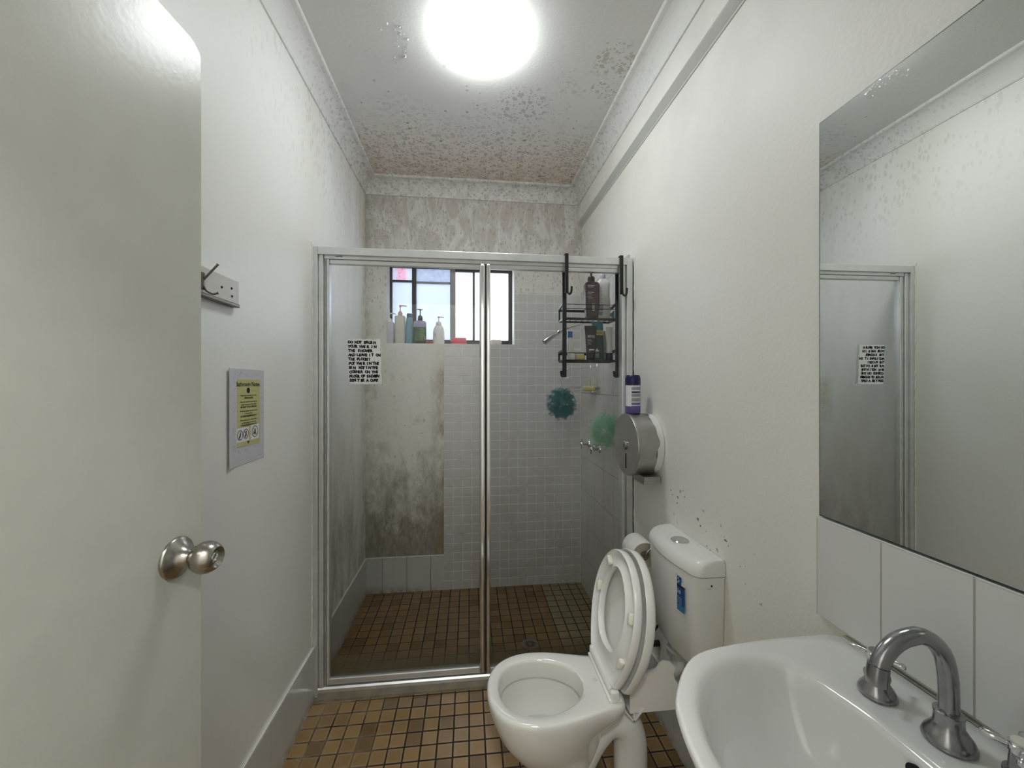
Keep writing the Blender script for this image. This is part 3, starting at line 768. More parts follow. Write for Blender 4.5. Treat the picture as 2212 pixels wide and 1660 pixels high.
b = B(); box(b, -.290, -.232, 2.632, 2.672, SZ, SZ + .022, bev=.004); tag(obj('soap_box', b, 'dark_red'), 'small dark red box between the green and the round white bottle', 'box', SG)
b = B(); box(b, -.115, -.016, 2.598, 2.652, SZ, SZ + .008, bev=.003, mi=0); box(b, -.112, -.018, 2.600, 2.650, SZ + .0085, SZ + .042, bev=.007, seg=3); tag(obj('soap_case', b, 'pink', None, True, 40), 'pink plastic soap case on the window sill', 'soap dish', SG)
b = B(); box(b, .145, .219, 2.605, 2.650, SZ, SZ + .034, bev=.012, seg=4); tag(obj('soap_bar', b, 'soap_white', None, True, 50), 'pale soap bar at the right end of the window sill', 'soap', SG)

# ------------------------------------------------------------------ black hanging caddy
CX0, CX1 = .4475, .7065
CD = empty('shower_caddy', (.577, 1.80, 1.66), 'black metal two-shelf caddy hooked over the shower screen header', 'shower caddy')
def flat(bm, pts, w, th, axis):  # strap following pts in a vertical plane
    for p, q in zip(pts, pts[1:]):
        p, q = Vector(p), Vector(q); d = (q - p); L_ = d.length; d.normalize()
        u = Vector((1, 0, 0)) if axis == 'X' else Vector((0, 1, 0)); n_ = d.cross(u).normalized()
        lp = []
        for e_ in (p - d * th * .3, q + d * th * .3): lp.append([e_ + u * (w / 2 * a) + n_ * (th / 2 * c_) for a, c_ in ((1, 1), (-1, 1), (-1, -1), (1, -1))])
        loft(bm, lp, True, True)
for cx in (CX0, CX1):
    b = B()
    flat(b, [(cx - .006, 1.728, 1.765), (cx - .006, 1.728, 1.942), (cx - .006, 1.795, 1.942)], .0155, .0035, 'X'); flat(b, [(cx - .006, 1.795, 1.942), (cx, 1.796, 1.86), (cx, 1.796, 1.382)], .020, .0035, 'X')
    obj('hanging_strap', b, 'black_metal', CD)
    b = B(); tube(b, smooth_path([(cx - .004, 1.724, 1.785), (cx - .003, 1.722, 1.766), (cx + .004, 1.716, 1.757), (cx + .011, 1.712, 1.766), (cx + .012, 1.711, 1.790)]), .0048, 8); obj('outer_hook', b, 'black_metal', CD)
    b = B(); tube(b, smooth_path([(cx + .002, 1.797, 1.395), (cx - .004, 1.801, 1.386), (cx - .011, 1.805, 1.390), (cx - .013, 1.807, 1.412)]), .0055, 8); obj('lower_hook', b, 'black_metal', CD)
for zf, wires, zr, nm in ((1.660, (1.708, 1.728), 1.716, 'upper_shelf'), (1.460, (1.498,), 1.50, 'lower_shelf')):
    b = B()
    for cx in (CX0, CX1):
        flat(b, [(cx, 1.798, zf + .078 if zf > 1.6 else zf + .055), (cx, 1.905, zf + .062 if zf > 1.6 else zf + .045), (cx, 1.905, zf + .006)], .008, .011, 'X')
        flat(b, [(cx, 1.798, zf), (cx, 1.905, zf + .002)], .003, .010, 'X')
    for z in wires: tube(b, [(CX0, 1.799, z), (CX1, 1.799, z)], .0016, 6)
    box(b, CX0, CX1, 1.904, 1.908, zr - .006, zr + .006)
    box(b, CX0, CX1, 1.797, 1.801, zf - .006, zf + .005)
    box(b, CX0, CX1, 1.902, 1.906, zf - .004, zf + .005)
    for k in range(9):
        x = CX0 + (CX1 - CX0) * (k + .5) / 9; tube(b, [(x, 1.799, zf), (x, 1.904, zf)], .0014, 6)
    obj(nm, b, 'black_metal', CD)
CG = 'toiletries in the black caddy'
def wr(bm, x0, z0, x1, z1, y, mi=0):
    rect(bm, 0, 0, x1 - x0, z1 - z0, Matrix(((1, 0, 0, x0), (0, 0, -1, y), (0, 1, 0, z0), (0, 0, 0, 1))), mi)
z0 = 1.667; cy = 1.829
e = empty('pump_bottle', (.590, cy, z0), 'dark brown flat pump bottle on the upper caddy shelf', SB, CG)
b = B(); rbox_loft(b, .590, cy, [(z0, .026, .018, .008), (z0 + .004, .029, .02, .01), (z0 + .06, .034, .023, .01), (z0 + .16, .0355, .023, .01), (z0 + .172, .030, .02, .01), (z0 + .176, .018, .016, .014)]); obj('body', b, 'brown_pack', e, True, 40)
b = B(); lathe(b, [(.0175, z0 + .172), (.0175, z0 + .195), (.014, z0 + .202), (.0045, z0 + .206), (.0045, z0 + .222), (.011, z0 + .231), (.011, z0 + .238)], (.588, cy, 0), 16); obj('pump', b, 'brown_dark', e, True, 40)
b = B()
for k, (w, z) in enumerate(((.034, .152), (.028, .146), (.030, .120), (.022, .113), (.018, .102), (.026, .094))): wr(b, .564, z0 + z, .564 + w, z0 + z + (.003 if k in (0, 2) else .0015), cy - .0238)
obj('label', b, 'label_white', e)
b = B(); wr(b, .586, z0 + .034, .598, z0 + .068, cy - .0235, 0)
for k in range(7): wr(b, .5865, z0 + .037 + k * .0045, .5975, z0 + .039 + k * .0045, cy - .0238, 1)
obj('barcode', b, ['label_white', 'black'], e)
e = empty('shampoo_bottle', (.668, cy + .050, z0), 'large curvy white bottle with grey cap on the upper caddy shelf', SB, CG)
b = B(); rbox_loft(b, (.6645), cy + .050, [(z0, .030, .019, .014), (z0 + .006, .036, .022, .018), (z0 + .05, .0370, .022, .02), (z0 + .09, .036, .023, .02), (z0 + .13, .032, .022, .02), (z0 + .155, .0325, .022, .02), (z0 + .176, .035, .022, .02), (z0 + .190, .033, .02, .018), (z0 + .205, .018, .015, .014)]); obj('body', b, 'bottle_white', e, True, 50)
b = B(); lathe(b, [(.0155, z0 + .203), (.017, z0 + .215), (.0165, z0 + .228), (.012, z0 + .236)], (.661, cy + .050, 0), 20); obj('cap', b, 'lilac', e, True, 50)
b = B()
for k in range(14): wr(b, .632, z0 + .165 - k * .0062, .632 + .010 + .005 * ((k * 5) % 3), z0 + .1668 - k * .0062, cy + .0265, 0)
wr(b, .634, z0 + .045, .658, z0 + .075, cy + .0265, 0)
wr(b, .630, z0 + .022, .655, z0 + .040, cy + .0265, 0); obj('label', b, 'label_gray', e)
z0 = 1.466; cy = 1.852
e = empty('lotion_bottle', (.491, cy, z0), 'small white bottle with blue cap, left end of the lower caddy shelf', SB, CG)
b = B(); rbox_loft(b, .4905, cy, [(z0, .013, .012, .011), (z0 + .05, .0145, .013, .012), (z0 + .098, .0155, .013, .012), (z0 + .105, .0125, .011, .01)]); obj('body', b, 'bottle_white', e, True, 50)
b = B(); rbox_loft(b, .4885, cy, [(z0 + .109, .0125, .011, .006), (z0 + .140, .0118, .01, .006)], mi=0); rbox_loft(b, .489, cy, [(z0 + .104, .011, .010, .009), (z0 + .1091, .011, .010, .009)], mi=1); obj('cap', b, ['blue_cap', 'bottle_white'], e, True, 40)
b = B(); lathe(b, [(.012, 0), (.014, .003), (.014, .028), (.012, .030)], (.492, cy - .033, z0), 20); tag(obj('cream_jar', b, 'bottle_white', None, True, 40), 'tiny white jar in front of the blue-capped bottle', 'jar', CG)
e = empty('wrapped_soap', (.535, cy - .01, z0), 'yellow wrapped soap on the lower caddy shelf left of the dark tube', 'soap', CG)
b = B(); box(b, .508, .557, cy - .033, cy + .012, z0, z0 + .024, bev=.007, seg=3); obj('soap', b, 'soap_yellow', e, True, 50)
b = B(); box(b, .510, .553, cy - .026, cy + .012, z0 + .0245, z0 + .031, bev=.002); obj('wrapper', b, 'bottle_white', e)
def tubeshape(bm, cx, cy, z0, z1, wb, wt, mi=0):
    lv = []
    for k in range(8):
        f = k / 7; lv.append((z0 + (z1 - z0) * f, wb + (wt - wb) * f ** 1.5, .018 * (1 - f) + .0016, .018 * (1 - f) + .0015))
    rbox_loft(bm, cx, cy, lv, mi=mi)
e = empty('hair_product_tube', (.586, cy - .018, z0), 'dark brown squeeze tube with RYO lettering on the lower caddy shelf', 'tube', CG)
b = B(); lathe(b, [(.019, z0), (.021, z0 + .003), (.021, z0 + .026)], (.587, cy - .018, 0), 20, sy=.8); obj('cap', b, 'brown_dark', e, True, 40)
b = B(); tubeshape(b, .587, cy - .018, z0 + .0262, z0 + .166, .0225, .031); obj('body', b, 'brown_dark', e, True, 40)
b = B(); TY = lambda z: cy - .018 - (.018 * (1 - (z - .026) / .14) + .0022)
def tilt(x, z): a = math.atan2(.018, .14); return Matrix.Translation((x, TY(z), z0 + z)) @ Matrix(((1, 0, 0, 0), (0, sin(a), -cos(a), 0), (0, cos(a), sin(a), 0), (0, 0, 0, 1)))
text_bm(b, 'RYO', .017, tilt(.588, .108), bold=.0003, align='CENTER')
for w, z in ((.020, .096), (.022, .091), (.014, .082), (.018, .076)): rect(b, 0, 0, w, .0014, tilt(.568, z))
rect(b, 0, 0, .026, .006, tilt(.574, .046)); obj('lettering', b, 'label_white', e)
e = empty('hair_product_tube', (.634, cy + .02, z0), 'tall teal and dark green pack with a yellow PACK band on the lower caddy shelf', 'tube', CG)
b = B(); rbox_loft(b, .634, cy + .022, [(z0, .028, .018, .010), (z0 + .03, .029, .018, .010), (z0 + .125, .028, .012, .008)], mi=0)
rbox_loft(b, .634, cy + .022, [(z0 + .1251, .0285, .012, .008), (z0 + .150, .0285, .009, .007)], mi=1)
rbox_loft(b, .634, cy + .022, [(z0 + .1501, .0285, .009, .006), (z0 + .19, .028, .005, .004), (z0 + .192, .0275, .004, .003)], mi=2); obj('body', b, ['teal_dark', 'yellow', 'teal'], e, True, 40)
b = B(); text_bm(b, 'PACK', .014, Matrix(((1, 0, 0, .6365), (0, 0, -1, cy + .0085), (0, 1, 0, z0 + .132), (0, 0, 0, 1))), bold=.0002, align='CENTER'); obj('lettering', b, 'teal_dark', e)
b = B(); q = Matrix(((1, 0, 0, .626), (0, 0, -1, cy + .0025), (0, 1, 0, z0 + .044), (0, 0, 0, 1)))
f = b.faces.new([b.verts.new(q @ Vector(p)) for p in ((-.012, 0, 0), (.012, 0, 0), (0, .016, 0))])
for k in range(4): rect(b, -.008 - .001 * k, -.008 - k * .007, .010, -.0055 - k * .007, q @ Matrix.Translation((0, 0, .001)))
obj('emblem', b, 'label_white', e)
e = empty('lotion_tube', (.689, cy + .004, z0), 'translucent white tube standing on its navy cap, right end of the lower caddy shelf', 'tube', CG)
b = B(); lathe(b, [(.0165, z0), (.0175, z0 + .003), (.0165, z0 + .034)], (.6885, cy + .002, 0), 20); obj('cap', b, 'navy', e, True, 40)
b = B(); rbox_loft(b, .6885, cy + .002, [(z0 + .0342, .0155, .013, .012), (z0 + .08, .013, .011, .01), (z0 + .12, .015, .008, .007), (z0 + .165, .017, .002, .0015)]); obj('body', b, 'bottle_white', e, True, 40)
e = tag(obj('spare_packet', (lambda b: (rbox_loft(b, .6745, cy + .036, [(z0, .010, .008, .006), (z0 + .06, .012, .009, .007), (z0 + .11, .009, .007, .005), (z0 + .15, .004, .004, .003)]), b)[1])(B()), 'label_gray', None, True, 40), 'slim grey bottle squeezed behind the yellow banded pack', 'bottle', CG)
b = B(); prism(b, [(.683, 1.690), (.699, 1.706), (.7015, 1.668), (.694, 1.672)], 1.815, 1.835, 'Y'); tag(obj('razor_head', b, 'teal'), 'small teal plastic piece hanging at the right strap between the caddy shelves', 'razor', CG)

# ------------------------------------------------------------------ loofahs
def loofah(name, c, rx, rz, mat, label, hook, n, seed):
    r_ = random.Random(seed); e = empty(name, c, label, 'loofah'); c = Vector(c); b = B()
    for k in range(n):
        z = 1 - 2 * (k + .5) / n; a = k * 2.39996; d = Vector((sqrt(1 - z * z) * cos(a), sqrt(1 - z * z) * sin(a), z))
        d = (d + Vector([r_.uniform(-.45, .45) for _ in range(3)])).normalized(); off = Vector([r_.uniform(-.12, .12) for _ in range(3)])
        s = d.orthogonal().normalized(); s = (Matrix.Rotation(r_.uniform(0, 6.28), 3, d) @ s); u = d.cross(s)
        q = []; ph = r_.uniform(0, 6.28); ru = r_.uniform(.34, .58); hh = r_.uniform(.80, 1.05); k1 = r_.choice((2, 3)); k2 = r_.choice((5, 6, 7))
        NR, NA = 5, 28
        for i in range(NR + 1):
            f = i / NR; row = []
            for j in range(NA):
                an = 2 * pi * j / NA
                w = (.12 * sin(k1 * an + ph) + .10 * sin(k2 * an + 2 * ph)) * f
                p = off + d * (.12 + .80 * hh * sin(pi * (.12 + .60 * f)) * (.55 + .45 * f) + w * .8) + (s * cos(an) + u * sin(an)) * (ru * f * (1 + .35 * sin(k2 * an + ph)) + .02)
                row.append(c + Vector((p.x * rx, p.y * rx * .85, p.z * rz)))
            q.append(row)
        loft(b, q)
    obj('net_ruffles', b, mat, e, True)
    b = B(); t0 = c + Vector((0, 0, rz * .5))
    tube(b, smooth_path([t0, (hook[0] - .004, hook[1], hook[2] - .03), hook, (hook[0] + .005, hook[1], hook[2] - .03), t0 + Vector((.004, 0, 0))]), .0011, 6)
    obj('cord', b, 'string', e, True)
loofah('loofah', (.454, 1.872, 1.253), .080, .082, 'net_teal', 'dark teal net loofah hanging from the left hook of the black caddy', (CX0 - .008, 1.81, 1.392), 30, 3)
loofah('loofah', (.672, 1.872, 1.115), .078, .092, 'net_mint', 'pale mint net loofah hanging on a long cord from the right hook of the caddy', (CX1 - .008, 1.81, 1.392), 34, 5)

# ------------------------------------------------------------------ shower fittings on the right shower wall
WXR = XR - .0092
e = empty('hand_shower', (WXR, 2.22, 1.76), 'chrome hand shower head on a straight arm behind the caddy', 'shower head')
b = B(); tube(b, smooth_path([(WXR, 2.22, 1.765), (.70, 2.21, 1.722), (.60, 2.20, 1.686), (.53, 2.20, 1.662)]), .0075, 12); lathe(b, [(.026, 0), (.024, -.006), (.012, -.012)], (WXR, 2.22, 1.765), 20, 'X'); obj('arm', b, 'chrome', e, True, 40)
b = B(); tube(b, [(.535, 2.20, 1.664), (.522, 2.20, 1.656), (.508, 2.20, 1.645), (.50, 2.20, 1.640)], [.009, .013, .013, .010], 14); obj('swivel', b, 'chrome', e, True, 40)
b = B(); tube(b, [(.512, 2.20, 1.650), (.495, 2.20, 1.637), (.470, 2.20, 1.622), (.445, 2.20, 1.604), (.430, 2.20, 1.592)], [.011, .017, .020, .023, .024], 14, flat=.8); obj('head', b, 'chrome', e, True, 40)
b = B(); tube(b, [(.4305, 2.20, 1.5925), (.4275, 2.20, 1.590)], [.021, .020], 14, flat=.8); obj('spray_face', b, 'label_gray', e, True, 40)
def walltap(y, z, label):
    e = empty('shower_tap', (WXR, y, z), label, 'tap')
    b = B(); lathe(b, [(.026, 0), (.024, -.006), (.013, -.012), (.010, -.035), (.013, -.038), (.013, -.05), (.008, -.056)], (WXR, y, z), 20, 'X'); obj('body', b, 'chrome', e, True, 40)
    b = B()
    for k in range(4):
        a = radians(20 + 90 * k); d = Vector((0, cos(a), sin(a))); p = Vector((WXR - .045, y, z))
        tube(b, [p, p + d * .02, p + d * .030, p + d * .034], [.0045, .004, .0055, .003], 8)
    obj('cross_handle', b, 'chrome', e, True, 50)
walltap(2.40, .972, 'chrome cross handle shower tap nearest the window wall')
walltap(2.20, .972, 'chrome shower tap mostly behind the mint loofah')
b = B(); lathe(b, [(.018, 0), (.016, -.006), (.0, -.008)], (WXR, 2.30, .965), 16, 'X'); tag(obj('wall_escutcheon', b, 'chrome_worn', None, True, 40), 'small round wall fitting between the two shower taps', 'wall fitting')
e = empty('wire_rack', (WXR, 2.36, 1.40), 'thin wire corner rack on the right shower wall', 'rack')
b = B(); xx = .742
for z in (1.392, 1.452):
    tube(b, [(xx, 2.20, z), (xx - .0, 2.50, z), (.62, 2.575, z), (.60, 2.575, z)], .0014, 6)
for y in (2.20, 2.32): tube(b, [(xx, y, 1.31), (xx, y, 1.50)], .0016, 6)
tube(b, [(xx, 2.2, 1.5), (xx + .013, 2.2, 1.505), (xx + .013, 2.32, 1.505), (xx, 2.32, 1.5)], .0016, 6); obj('frame', b, 'chrome', e, True)
b = B()
for z in (1.305, 1.330): tube(b, [(xx + .010, 2.18, z), (.69, 2.18, z), (.69, 2.50, z), (xx + .010, 2.50, z), (xx + .010, 2.18, z)], .002, 6)
for k in range(7): tube(b, [(.69, 2.2 + k * .045, 1.305), (xx + .01, 2.2 + k * .045, 1.305)], .0014, 6)
obj('tray', b, 'chrome', e, True)
b = B(); box(b, .698, .742, 2.22, 2.34, 1.308, 1.338, bev=.006, seg=3, mat=None); tag(obj('sponge', b, 'soap_yellow', None, True, 40), 'yellowish sponge lying in the wire rack tray', 'sponge')

# ------------------------------------------------------------------ jumbo toilet roll dispenser
DY, DZ, DR_ = 1.577, 1.097, .1285
e = empty('paper_dispenser', (XR, DY, DZ), 'large round stainless steel toilet paper dispenser on the right wall', 'dispenser')
b = B(); lathe(b, [(DR_ * .97, XR - .001), (DR_ * 1.0, XR - .003), (DR_ * 1.0, .735)], (0, DY, DZ), 56, 'X'); obj('back_ring', b, 'paint_blob', e, True, 40)
b = B(); n = 56; loops = []
for h in (.668, .700, .735):
    loops.append([(h if h < .73 else .737 + .006 * sin(5 * a_) + .004 * sin(11 * a_), DY + DR_ * 1.004 * cos(a_), DZ + DR_ * 1.004 * sin(a_)) for a_ in [2 * pi * i / n for i in range(n)]])
loft(b, loops); obj('drum', b, 'brushed_steel', e, True, 50)
b = B(); lathe(b, [(DR_ * 1.004, .670), (DR_ * 1.012, .669), (DR_ * 1.012, .659), (DR_ * .995, .655), (.0001, .655)], (0, DY, DZ), 56, 'X'); obj('front_cover', b, 'brushed_steel', e, True, 40)
b = B(); lathe(b, [(.018, 0), (.018, -.006), (.015, -.009), (.0001, -.009)], (.655, DY - .008, DZ - .004), 24, 'X'); obj('lock', b, 'chrome_worn', e, True, 40)
b = B(); box(b, .6525, .6549, DY - .0095, DY - .0065, DZ - .10, DZ - .038); box(b, .6458, .6462, DY - .0105, DY - .0055, DZ - .010, DZ + .002); obj('slot', b, 'hole', e)
b = B(); box(b, .690, .758, DY - .104, DY - .010, DZ - .143, DZ - .1165, bev=.001)
loops = []
for k in range(25):
    y = DY - .104 + .094 * k / 24; z = DZ - .143 - (.007 if k % 2 else 0); loops.append([(.6895, y, DZ - .138), (.6895, y, z), (.6885, y, z), (.6885, y, DZ - .138)])
loft(b, loops, True, True); obj('tear_bar', b, 'brushed_steel', e)
# air freshener can on top
CY_ = DY; cz = DZ + DR_ * 1.014; ccx = .688
e = empty('spray_can', (ccx, CY_, cz), 'purple and white air freshener can with navy cap on top of the steel dispenser', 'spray can')
b = B(); lathe(b, [(.029, 0), (.031, .004), (.031, .115), (.030, .118)], (ccx, CY_, cz), 28); 
for f in b.faces:
    z = f.calc_center_median().z - cz; f.material_index = 0
obj('body', b, 'purple', e, True, 40)
b = B(); n = 14
def curved(bm, a0, a1, z0_, z1_, r, mi=0, k=10, tz=None):
    rows = []
    for i in range(k + 1):
        a = radians(a0 + (a1 - a0) * i / k); rows.append([(ccx + r * cos(a), CY_ + r * sin(a), z) for z in (z0_, z1_)])
    loft(bm, rows, closed=False, mi=mi)
curved(b, 180, 318, cz + .030, cz + .1145, .0313, 0); curved(b, 180, 318, cz + .112, cz + .1165, .0314, 0)
obj('label_sheet', b, 'label_white', e)
b = B()
for k, (zz, h, m) in enumerate(((.098, .012, 0), (.086, .006, 1), (.070, .013, 0), (.050, .014, 0), (.036, .009, 2), (.022, .010, 2))): curved(b, 238, 312, cz + zz, cz + zz + h, .0317, m)
obj('label_print', b, ['label_gray', 'navy', 'purple'], e)
b = B(); lathe(b, [(.0315, .1185), (.0315, .145), (.029, .157), (.026, .160)], (ccx, CY_, cz), 28); obj('cap', b, 'navy', e, True, 35)

# ------------------------------------------------------------------ toilet roll on its holder, behind the cistern
rx, ry, rz_ = .690, 1.520, .672
e = empty('toilet_roll', (rx, ry, rz_), 'white toilet roll on a wall holder between dispenser and cistern', 'toilet roll')
b = B(); lathe(b, [(.020, -.052), (.050, -.052), (.052, -.049), (.052, .049), (.050, .052), (.02, .052)], (rx, ry, rz_), 36, 'Y'); 
b.faces.ensure_lookup_table()
for f in b.faces:
    c_ = f.calc_center_median(); f.material_index = 1 if abs(abs(c_.y - ry) - .052) < .0005 else 0
obj('paper', b, ['tissue', 'tissue_end'], e, True, 40)
b = B(); lathe(b, [(.0195, -.0523), (.0195, -.0526)], (rx, ry, rz_), 24, 'Y'); obj('core', b, 'cardboard', e)
e2 = empty('roll_holder', (XR, 1.455, .69), 'chrome roll holder arm carrying the white toilet roll', 'holder')
b = B(); tube(b, smooth_path([(XR, 1.455, .715), (.735, 1.455, .712), (.700, 1.457, .695), (rx, 1.459, rz_ + .004), (rx, 1.47, rz_), (rx, 1.58, rz_)]), .005, 10); obj('arm', b, 'chrome_worn', e2, True, 50)
b = B(); box(b, XR - .006, XR, 1.435, 1.475, .69, .745, bev=.002); obj('wall_plate', b, 'chrome_worn', e2)

# ------------------------------------------------------------------ toilet
TY = 1.222
TO = empty('toilet', (.30, TY, 0), 'white ceramic toilet with its seat and lid raised', 'toilet')
def half(pts, k=5):
    sm = smooth_path([(a, b_, 0) for a, b_ in pts], k); return [(p.x, max(p.y, 0)) for p in sm]
def mirror(hp, cy, z, sx=1, cx=0, sy=1):
    o = [(cx + (x - cx) * sx, cy + y * sy, z) for x, y in hp]; q = [(cx + (x - cx) * sx, cy - y * sy, z) for x, y in hp[1:-1]][::-1]
    return o + q
rim = half([(.057, 0), (.062, .045), (.085, .095), (.13, .133), (.19, .151), (.26, .150), (.33, .136), (.40, .118), (.452, .108), (.470, .085), (.474, 0)])
N_ = len(rim)
def lerp(a, b_, f): return [(x0 + (x1 - x0) * f, y0 + (y1 - y0) * f) for (x0, y0), (x1, y1) in zip(a, b_)]
hole = half([(.092, 0), (.096, .035), (.115, .075), (.15, .102), (.20, .114), (.255, .110), (.305, .090), (.34, .062), (.357, .035), (.362, .015), (.364, 0)])
foot = half([(.185, 0), (.188, .03), (.198, .058), (.22, .078), (.26, .088), (.31, .090), (.36, .088), (.41, .08), (.44, .065), (.452, .035), (.456, 0)])
neck = half([(.195, 0), (.198, .028), (.206, .05), (.225, .064), (.255, .070), (.29, .070), (.325, .066), (.355, .058), (.378, .042), (.388, .02), (.390, 0)])
belly = half([(.085, 0), (.09, .045), (.11, .09), (.145, .12), (.20, .136), (.26, .134), (.32, .118), (.37, .095), (.405, .07), (.42, .035), (.424, 0)])
RZ = .392
b = B()
lv = [mirror(foot, TY, 0), mirror(foot, TY, .012), mirror(lerp(foot, neck, .6), TY, .035), mirror(neck, TY, .09), mirror(neck, TY, .15), mirror(lerp(neck, belly, .35), TY, .195), mirror(lerp(neck, belly, .72), TY, .24), mirror(belly, TY, .285),
      mirror(lerp(belly, rim, .6), TY, .325), mirror(lerp(belly, rim, .93), TY, .355), mirror(rim, TY, .375, 1.004, .27, 1.01), mirror(rim, TY, RZ - .006, 1.0, .27), mirror(rim, TY, RZ - .001, .985, .27, .98), mirror(lerp(rim, hole, .2), TY, RZ + .0005),
      mirror(lerp(rim, hole, .86), TY, RZ), mirror(hole, TY, RZ - .004), mirror(hole, TY, RZ - .012, .985, .23, .98), mirror(hole, TY, RZ - .055, .965, .23, .96), mirror(hole, TY, RZ - .062, .97, .23, .97), mirror(hole, TY, RZ - .066, 1.03, .23, 1.03),
      mirror(hole, TY, RZ - .09, 1.02, .23, 1.0), mirror(hole, TY, RZ - .14, .90, .23, .86), mirror(hole, TY, RZ - .18, .70, .24, .64), mirror(hole, TY, RZ - .205, .45, .26, .40), mirror(hole, TY, RZ - .215, .2, .27, .2)]
loft(b, lv, True, True); obj('pan', b, 'ceramic', TO, True, 60)
b = B(); loft(b, [mirror(hole, TY, RZ - .165, .76, .24, .70), mirror(hole, TY, RZ - .1655, .75, .24, .69)], True, True); obj('bowl_water', b, 'water', TO)
b = B(); pth = smooth_path([(.33, TY, .12), (.375, TY, .20), (.415, TY, .245), (.455, TY, .268), (.497, TY, .252), (.520, TY, .20), (.525, TY, .12), (.525, TY, 0)], 5)
tube(b, pth, [.062 - .008 * min(1, i / 12) for i in range(len(pth))], 20); obj('trapway', b, 'ceramic', TO, True, 50)
b = B(); text_bm(b, 'CE', .011, Matrix.Translation((.404, 1.228, RZ + .0009)) @ Matrix.Rotation(-pi / 2, 4, 'Z')); rect(b, -.007, 0, .014, .0006, Matrix.Translation((.399, 1.222, RZ + .0009)) @ Matrix.Rotation(-pi / 2, 4, 'Z')); obj('stamp', b, 'label_gray', TO)
# seat and lid, tipped up
H0 = Vector((.446, TY + .014, RZ + .026)); ud = Vector((.077, .018, .372)).normalized(); vd = Vector((0, 1, 0)); vd = (vd - ud * vd.dot(ud)).normalized(); wd = ud.cross(vd).normalized(); wd = -wd if wd.x > 0 else wd
def SM(u, v, w): return H0 + ud * u + vd * v + wd * w
so = half([(-.004, 0), (-.004, .06), (.0, .098), (.022, .118), (.07, .142), (.13, .163), (.20, .168), (.27, .150), (.33, .108), (.366, .052), (.376, 0)])
si = half([(.072, 0), (.073, .02), (.080, .045), (.098, .070), (.13, .090), (.18, .100), (.225, .096), (.27, .076), (.30, .048), (.316, .022), (.321, 0)])
def seatloop(hp, w, s=1, cu=.19): 
    o = [SM(cu + (u - cu) * s, v * s, w) for u, v in hp]; q = [SM(cu + (u - cu) * s, -v * s, w) for u, v in hp[1:-1]][::-1]; return o + q
b = B()
prof = [(0, -.004), (-.01, .004), (0, .014), (.06, .017), (.12, .012), (.25, .005), (.5, .003), (.75, .005), (.88, .012), (.96, .017), (1, .013), (1.02, .004), (.98, -.006), (.7, -.014), (.3, -.014), (.06, -.010), (0, -.004)]
loops = [seatloop(lerp(so, si, f), w) for f, w in prof]
loft(b, loops); bmesh.ops.remove_doubles(b, verts=b.verts, dist=1e-5); obj('seat', b, 'plastic_white', TO, True, 70)
lo = [(u, v) for u, v in so]
b = B()
prof = [(1.0, -.0185), (1.03, -.0175), (1.045, -.023), (1.045, -.037), (1.02, -.047), (.9, -.054), (.5, -.058), (.05, -.060)]
loops = [seatloop(lo, -.030, .05), seatloop(lo, -.030, .5), seatloop(lo, -.029, .93), seatloop(lo, -.024, .985)] + [seatloop(lo, w, s) for s, w in prof]
loft(b, loops, True, True); obj('lid', b, 'plastic_white', TO, True, 70)
for u, v, rot in ((.315, .083, .9), (.205, .134, .2), (.225, -.130, .2), (.085, -.115, -.5)):
    b = B(); box(b, -.017, .017, -.009, .009, 0, .018, bev=.006, seg=3)
    mm = Matrix.Translation(SM(u, v, .003)) @ Matrix((( ud.x, vd.x, wd.x, 0), (ud.y, vd.y, wd.y, 0), (ud.z, vd.z, wd.z, 0), (0, 0, 0, 1))) @ Matrix.Rotation(rot, 4, 'Z')
    bmesh.ops.transform(b, matrix=mm, verts=b.verts); obj('seat_buffer', b, 'plastic_cream', TO, True, 50)
b = B(); tube(b, [(.437, TY - .078, RZ + .020), (.437, TY + .100, RZ + .020)], .014, 14); box(b, .424, .450, TY - .10, TY - .082, RZ, RZ + .034, bev=.006, seg=3); box(b, .424, .450, TY + .103, TY + .122, RZ, RZ + .034, bev=.006, seg=3)
box(b, .418, .458, TY - .098, TY + .118, RZ, RZ + .009, bev=.003); obj('hinge', b, 'plastic_white', TO, True, 40)

# cistern
CYa, CYb = 1.090, 1.405
CI = empty('cistern', (XR, 1.25, .46), 'white plastic toilet cistern on the right wall with flush button and water label', 'cistern')
def cist(z, f=0.0, e_=0.0, r=.034):
    # plan outline: flat at the wall, bowed front with rounded corners
    pts = []; y0, y1 = CYa + e_, CYb - e_; xb = XR - .002; xf = .668 + f
    pts.append((xb, y0))
    for a in range(0, 91, 15): pts.append((xf + r - r * sin(radians(a)), y0 + r - r * cos(radians(a))))
    for k in range(1, 6):
        t_ = k / 6; pts.append((xf - .016 * sin(pi * t_), y0 + r + (y1 - y0 - 2 * r) * t_))
    for a in range(90, -1, -15): pts.append((xf + r - r * sin(radians(a)), y1 - r + r * cos(radians(a))))
    pts.append((xb, y1)); return [(x, y, z) for x, y in pts]
b = B(); loft(b, [cist(.475, .018, .020), cist(.49, .010, .012), cist(.60, .005, .006), cist(.768, .0, .0), cist(.7685, .006, .006), cist(.7745, .006, .006)], True, True); obj('tank', b, 'plastic_white', CI, True, 35)
b = B(); loft(b, [cist(.7725, .004, .004), cist(.7722, -.003, -.003), cist(.786, -.003, -.003), cist(.797, .001, -.002), cist(.807, .008, -.001), cist(.814, .018, 0), cist(.8185, .034, .002)], True, True); obj('lid', b, 'plastic_white', CI, True, 45)
b = B(); lathe(b, [(.029, 0), (.029, .002), (.026, .0045), (.024, .0035), (.012, .0045), (.0, .0048)], (.712, 1.250, .8186), 32, sy=1.0); obj('flush_button', b, 'chrome', CI, True, 50)
b = B(); xs = .668 - .0135
